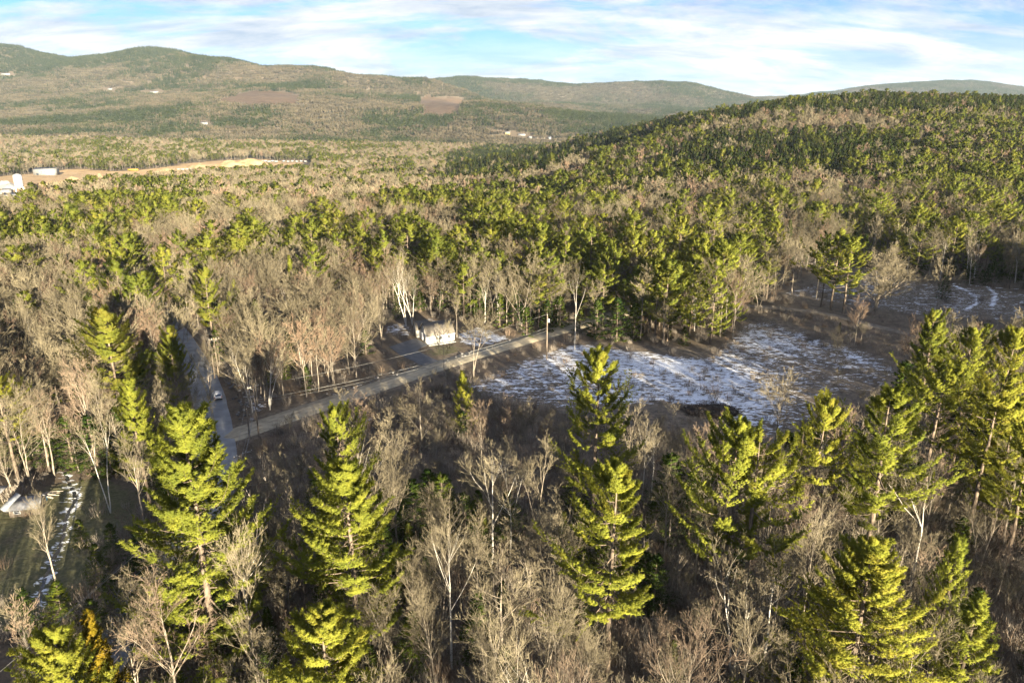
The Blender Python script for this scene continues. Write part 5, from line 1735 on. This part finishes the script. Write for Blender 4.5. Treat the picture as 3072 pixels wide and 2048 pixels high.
heap = bpy.data.objects.new('lumber_heap', None); COL.objects.link(heap); heap.location = (lx, ly, float(ground(lx, ly)))
tag(heap, 'heap of old boards behind the blue barrels', 'lumber heap')
g = R_(77)
for k in range(16):
    part('board', MB().box((g.uniform(-1.6, 1.6), g.uniform(-.8, .8), .08 + .05 * k), (g.uniform(1.6, 3.2), .18, .045), R=np.array(Matrix.Rotation(g.normal(0, .4), 3, 'Z') @ Matrix.Rotation(g.normal(0, .06), 3, 'Y'))), M['deadwood'], heap)
x2, y2 = flat(-2, 1500)
lt = bpy.data.objects.new('lean_to', None); COL.objects.link(lt); lt.location = (x2, y2, float(ground(x2, y2)))
tag(lt, 'open lean-to on posts at the wood edge behind the shed', 'lean-to')
part('roof', MB().box((0, 0, 2.1), (2.6, 2.0, .08), R=np.array(Matrix.Rotation(.15, 3, 'X'))), M['slate'], lt)
for a, c in ((-1.1, -.8), (1.1, -.8), (-1.1, .8), (1.1, .8)):
    part('post', MB().box((a, c, 1.02), (.1, .1, 2.05 + .12 * np.sign(c))), M['wood'], lt)

# ------------------------------------------------------------------ stones, logs, brush pile
M['stone'] = noise_mat('grey_stone', (0.07, 0.068, 0.064), (0.20, 0.195, 0.19), 1.5, rough=.9, bump=.3, per_object=.4)


def rock(seed):
    bm = bmesh.new(); bmesh.ops.create_icosphere(bm, subdivisions=1, radius=.5)
    g_ = R_(seed)
    for vv in bm.verts:
        vv.co = vv.co * float(g_.uniform(.7, 1.15)); vv.co.z *= .7
    me_ = bpy.data.meshes.new('stone'); bm.to_mesh(me_); bm.free(); me_.materials.append(M['stone'])
    return me_


ROCKS = [rock(900 + i) for i in range(6)]
for wall_pts, lab in (([(1345, 1092), (1400, 1070), (1450, 1055), (1520, 1030)], 'tumbled stone wall along the gravel road before the small house'),
                      ([(1000, 1190), (1080, 1160), (1170, 1128), (1262, 1104)], 'tumbled stone wall along the gravel road before the driveway'),
                      ([(690, 1150), (715, 1190), (735, 1240), (742, 1262)], 'line of tumbled stones above the ditch at the road junction')):
    P = crom([flat(*p) for p in wall_pts], .9)
    sw = bpy.data.objects.new('stone_wall', None); COL.objects.link(sw); sw.location = (P[0, 0], P[0, 1], float(ground(*P[0])))
    tag(sw, lab, 'stone wall')
    for k in range(len(P)):
        for j in range(2):
            if g.random() < .4:
                continue
            x_, y_ = P[k] + g.normal(0, .75, 2)
            o = obj('stone', ROCKS[(k + j) % 6], sw, (x_ - P[0, 0], y_ - P[0, 1], float(ground(x_, y_)) - sw.location.z + .12 + .25 * j * g.random()), g.uniform(0, 6))
            s_ = g.uniform(.3, 1.0); o.scale = (s_ * 1.2, s_, s_ * .9)
GREYLOG = M['deadwood']


def log(px, py, ln_, az, label, r=.16):
    x_, y_ = flat(px, py)
    s = np.linspace(-.5, .5, 6)
    P = np.stack([s * ln_, .06 * ln_ * np.sin(s * 4) * .3, np.full(6, r * .8)], 1)
    v, q = tubes(P[None], (r * (1.05 - .5 * (s + .5)))[None], 8)
    mb = MB().add(v, quads=q)
    C, Rr = grow(P[None], np.full((1, 6), r * .5), R_(int(px)), 5, .3, .95, .5, 1.1, .16, .5, 3, .1, .1)
    e = bpy.data.objects.new('fallen_log', None); COL.objects.link(e)
    e.location = (x_, y_, float(ground(x_, y_))); e.rotation_euler = (0, 0, az)
    tag(e, label, 'log')
    part('log_stem', mb, GREYLOG, e, True)
    bmb = MB(); v, q = tubes(C, Rr, 4); bmb.add(v, quads=q)
    part('limbs', bmb, GREYLOG, e)['kind'] = 'stuff'


for px, py, ln_, az, lab in [(1925, 1130, 9, -.25, 'pale fallen log lying along the windrow of snow in the clearing'), (2160, 1185, 6, .4, 'fallen log beside the dark brush pile'), (2330, 1270, 5, .9, 'short fallen log in the lower snow patch'),
                             (2400, 1790, 9, .7, 'grey fallen trunk under the white-barked birches'), (2310, 1830, 8, .5, 'grey fallen trunk crossing behind the forked birch'), (1940, 1870, 7, -.2, 'grey fallen trunk beneath the bare-trunked pine'),
                             (560, 1095, 4, 1.2, 'fallen pole-thin log beside the bend of the road'), (2280, 1130, 5, -.5, 'fallen log among skidder tracks in the clearing'), (1050, 1880, 6, .9, 'broken grey trunk beside the spire-topped pine')]:
    log(px, py, ln_, az, lab)
x_, y_ = flat(2135, 1245)
bp = bpy.data.objects.new('brush_pile', None); COL.objects.link(bp); bp.location = (x_, y_, float(ground(x_, y_)))
tag(bp, 'dark heap of cut brush in the snowy clearing', 'brush pile')
nb = 620
a = g.uniform(0, 6.283, nb); r_ = np.sqrt(g.uniform(0, 1, nb))
cen = np.stack([np.cos(a) * r_ * 7.0, np.sin(a) * r_ * 4.0, (1 - r_ ** 1.6) * 2.2 * g.uniform(.3, 1, nb) + .1], 1)
dd = nrm(np.stack([g.normal(size=nb), g.normal(size=nb), g.normal(0, .28, nb)], 1))
ln_ = g.uniform(.8, 2.4, nb)[:, None]
P = np.stack([cen - dd * ln_ / 2, cen + g.normal(0, .08, (nb, 3)), cen + dd * ln_ / 2], 1)
P[..., 2] = np.maximum(P[..., 2], .03)
v, q = tubes(P, np.tile([[.05, .04, .015]], (nb, 1)), 3)
M['darkstick'] = noise_mat('dark_sticks', (0.022, 0.017, 0.014), (0.075, 0.058, 0.045), 1.0)
part('sticks', MB().add(v, quads=q), M['darkstick'], bp)['kind'] = 'stuff'
bm = bmesh.new(); bmesh.ops.create_icosphere(bm, subdivisions=3, radius=1)
for vv in bm.verts:
    n_ = float(fbm(np.array([vv.co.x * 2 + 5]), np.array([vv.co.y * 2 + 3]), 7, 3)[0])
    vv.co = Vector((vv.co.x * 6.0, vv.co.y * 3.3, max(vv.co.z, -.1) * 1.3 * (.5 + n_)))
me_ = bpy.data.meshes.new('mound'); bm.to_mesh(me_); bm.free(); me_.materials.append(M['darkstick'])
obj('mound', me_, bp)

# ------------------------------------------------------------------ far gravel works and valley houses
M['sandpile'] = noise_mat('sand_heap', (0.14, 0.098, 0.055), (0.22, 0.165, 0.095), .08, rough=1, detail=6)
M['far_white'] = noise_mat('far_white_walls', (0.13, 0.135, 0.14), (0.18, 0.18, 0.178), .3, rough=.6)
M['far_roof'] = noise_mat('far_roofing', (0.13, 0.135, 0.145), (0.19, 0.195, 0.20), .3, rough=.6)
M['far_yellow'] = noise_mat('far_yellow_walls', (0.24, 0.19, 0.07), (0.30, 0.24, 0.09), .3, rough=.6)
M['yellow_machine'] = noise_mat('yellow_machine_paint', (0.22, 0.14, 0.02), (0.28, 0.19, 0.03), .5, rough=.5)


def far_building(px, py, Lx, D, eave, ridge, az, label, wall_m, roof_m, nwin=3, name='building', cat='building'):
    x_, y_, z_ = hit(px, py)
    e = bpy.data.objects.new(name, None); COL.objects.link(e); e.location = (x_, y_, z_ - .3); e.rotation_euler = (0, 0, az)
    tag(e, label, cat)
    gable_building(e, Lx, D, eave, ridge, wall_m, roof_m, ov=.4, x0=-Lx / 2)
    part('door', MB().box((-Lx * .3, -.04, min(2.0, eave * .4)), (min(4., Lx * .14), .06, min(4., eave * .8))), M['glass'], e)
    for k in range(nwin):
        part('window', MB().box((-Lx * .1 + k * Lx * .5 / max(nwin, 1), -.04, eave * .6), (min(1.6, Lx * .08), .06, min(1.6, eave * .3))), M['glass'], e)
    return e


far_building(132, 526, 33, 18, 9, 12, .06, 'long white warehouse at the edge of the far gravel works', M['far_white'], M['far_white'])
far_building(40, 603, 22, 11, 5, 7.5, .1, 'low white shop building below the tall bin of the gravel works', M['far_white'], M['far_white'])
far_building(5, 585, 16, 9, 4.5, 6.5, .1, 'second low white shed beside the white stockpile', M['far_white'], M['far_roof'])
far_building(1523, 404, 15, 9, 6, 10, .2, 'yellow farmhouse in the far valley meadow', M['far_yellow'], M['far_roof'], name='house', cat='house')
far_building(1566, 408, 22, 9, 4, 7, .1, 'long pale barn beside the yellow farmhouse', M['far_white'], M['far_roof'], name='barn', cat='barn')
far_building(1592, 416, 9, 8, 5, 8, .4, 'small white house below the pale barn', M['far_white'], M['far_roof'], name='house', cat='house')
far_building(1648, 418, 9, 8, 5, 8, -.3, 'small white house among trees farthest from the yellow farmhouse', M['far_white'], M['far_roof'], name='house', cat='house')
far_building(16, 227, 46, 16, 7, 13, .1, 'large pale house high on the shoulder of the highest far mountain', M['far_white'], M['far_roof'], name='house', cat='house')
far_building(330, 271, 20, 11, 6, 10, .1, 'tiny white house on the far mountain foot', M['far_white'], M['far_roof'], name='house', cat='house')
far_building(462, 280, 38, 12, 6, 10, .1, 'wide white farmhouse on the far mountain foot', M['far_white'], M['far_roof'], name='house', cat='house')
far_building(612, 374, 22, 10, 5, 9, .1, 'white house alone in the wooded valley above the gravel works', M['far_white'], M['far_roof'], name='house', cat='house')
# tall bin
x_, y_, z_ = hit(62, 580)
e = bpy.data.objects.new('bin_tower', None); COL.objects.link(e); e.location = (x_, y_, z_ - .2); e.rotation_euler = (0, 0, .5)
tag(e, 'tall narrow grey-blue bin tower of the gravel works', 'tower')
part('bin', MB().box((0, 0, 14), (8, 8, 12)), M['sheet'], e)
part('roof', MB().add(np.array([(-4.3, -4.3, 20.02), (4.3, -4.3, 20.02), (4.3, 4.3, 20.02), (-4.3, 4.3, 20.02), (0, 0, 22)]), tris=[[0, 1, 4], [1, 2, 4], [2, 3, 4], [3, 0, 4]], quads=[[0, 3, 2, 1]]), M['far_roof'], e)
part('hopper', MB().add(np.array([(-4, -4, 7.98), (4, -4, 7.98), (4, 4, 7.98), (-4, 4, 7.98), (-1, -1, 4.5), (1, -1, 4.5), (1, 1, 4.5), (-1, 1, 4.5)]), quads=[[0, 1, 5, 4], [1, 2, 6, 5], [2, 3, 7, 6], [3, 0, 4, 7], [4, 5, 6, 7]]), M['galv'], e)
for a in (-3.7, 3.7):
    for c in (-3.7, 3.7):
        part('leg', MB().box((a, c, 4), (.6, .6, 8)), M['galv'], e)
for k in range(3):
    part('rib', MB().box((0, -4.06, 10 + 3.6 * k), (8.2, .1, .25)), M['galv'], e)


def pile(px, py, rx, ry, h_, label, mat, seed, name='sand_pile', grp=None):
    x_, y_, z_ = hit(px, py)
    bm = bmesh.new(); bmesh.ops.create_icosphere(bm, subdivisions=4, radius=1)
    g_ = R_(seed)
    ph = g_.uniform(0, 50)
    for vv in bm.verts:
        rr = min(1, math.hypot(vv.co.x, vv.co.y))
        n_ = float(fbm(np.array([vv.co.x * 2.2 + ph]), np.array([vv.co.y * 2.2 + ph]), 5, 4)[0])
        zt = h_ * max(0, 1 - rr) ** .8 * (.45 + 1.1 * n_) if vv.co.z > -.2 else -1.
        vv.co = Vector((vv.co.x * rx, vv.co.y * ry, zt))
    me_ = bpy.data.meshes.new(name); bm.to_mesh(me_); bm.free(); me_.materials.append(mat)
    tag(obj(name, me_, None, (x_, y_, z_ - .2), g_.uniform(-.2, .2)), label, name.replace('_', ' '), grp)


pile(10, 570, 22, 16, 12, 'white domed stockpile beside the tall bin tower', M['far_white'], 1, 'stockpile')
pile(295, 534, 11, 10, 8, 'single pale sand cone before the leafless grove at the works', M['sandpile'], 2)
pile(600, 505, 40, 18, 9, 'broad low sand bank in the middle of the gravel works', M['sandpile'], 3)
pile(690, 500, 42, 16, 13, 'high flat-topped sand bank of the gravel works', M['sandpile'], 4)
pile(755, 494, 36, 16, 13, 'pale sand bank at the end of the gravel works beside parked trailers', M['sandpile'], 5)
pile(150, 568, 46, 18, 10, 'long tan sand bank beside the tall bin tower', M['sandpile'], 6)
pile(220, 556, 34, 15, 9, 'rounded tan sand bank in front of the white warehouse', M['sandpile'], 7)
pile(500, 512, 26, 12, 6, 'low sand bank behind the white trailers', M['sandpile'], 8)


def trailer(px, py, Lx, az, label, mat, grp=None):
    x_, y_, z_ = hit(px, py)
    e = bpy.data.objects.new('trailer', None); COL.objects.link(e); e.location = (x_, y_, z_); e.rotation_euler = (0, 0, az)
    tag(e, label, 'trailer', grp)
    part('box', MB().box((0, 0, 2.65), (Lx, 2.5, 2.8)), mat, e)
    part('chassis', MB().box((0, 0, 1.1), (Lx * .95, 1.2, .28)), M['rubber'], e)
    for a in (-Lx * .36, -Lx * .27, Lx * .32):
        for c in (-1.0, 1.0):
            w_ = obj('wheel', TW, e, (a, c, .5), math.pi / 2)


TW = disc(.5, .35, 12).mesh('wheel', [M['rubber']])
for k in range(4):
    trailer(535 + k * 12, 513 - k * .4, 7.0, .08, 'white box trailer in the row before the low sand bank', M['far_white'], 'white trailers before the sand bank')
trailer(400, 514, 18, .05, 'long yellow trailer alone at the gravel works', M['yellow_machine'])
for k in range(5):
    trailer(785 + k * 11, 488 - (k % 2) * 1.2, 7.0, .1 + .1 * k, 'white trailer parked beside the pale end sand bank', M['far_white'], 'trailers beside the end sand bank')
for k in range(6):
    trailer(852 + k * 13, 487 + (k % 2), 6.5, .9, 'white trailer in the slanted row at the far end of the works', M['far_white'], 'slanted trailer row')

# ------------------------------------------------------------------ haze over the valley
m, nt, N, L = new_mat('haze')
pv = N('ShaderNodeVolumePrincipled'); o_ = N('ShaderNodeOutputMaterial')
pv.inputs['Density'].default_value = HAZE
pv.inputs['Color'].default_value = (.62, .80, 1.0, 1)
pv.inputs['Anisotropy'].default_value = 0.0
L(pv.outputs[0], o_.inputs['Volume'])
hz = MB().box((0, (GY[0] + GY[-1]) / 2, (560 - 70) / 2), ((GX[-1] - GX[0]) + 40, (GY[-1] - GY[0]) + 40, 560 + 70)).mesh('haze', [m])
tag(obj('haze', hz), kind='stuff')
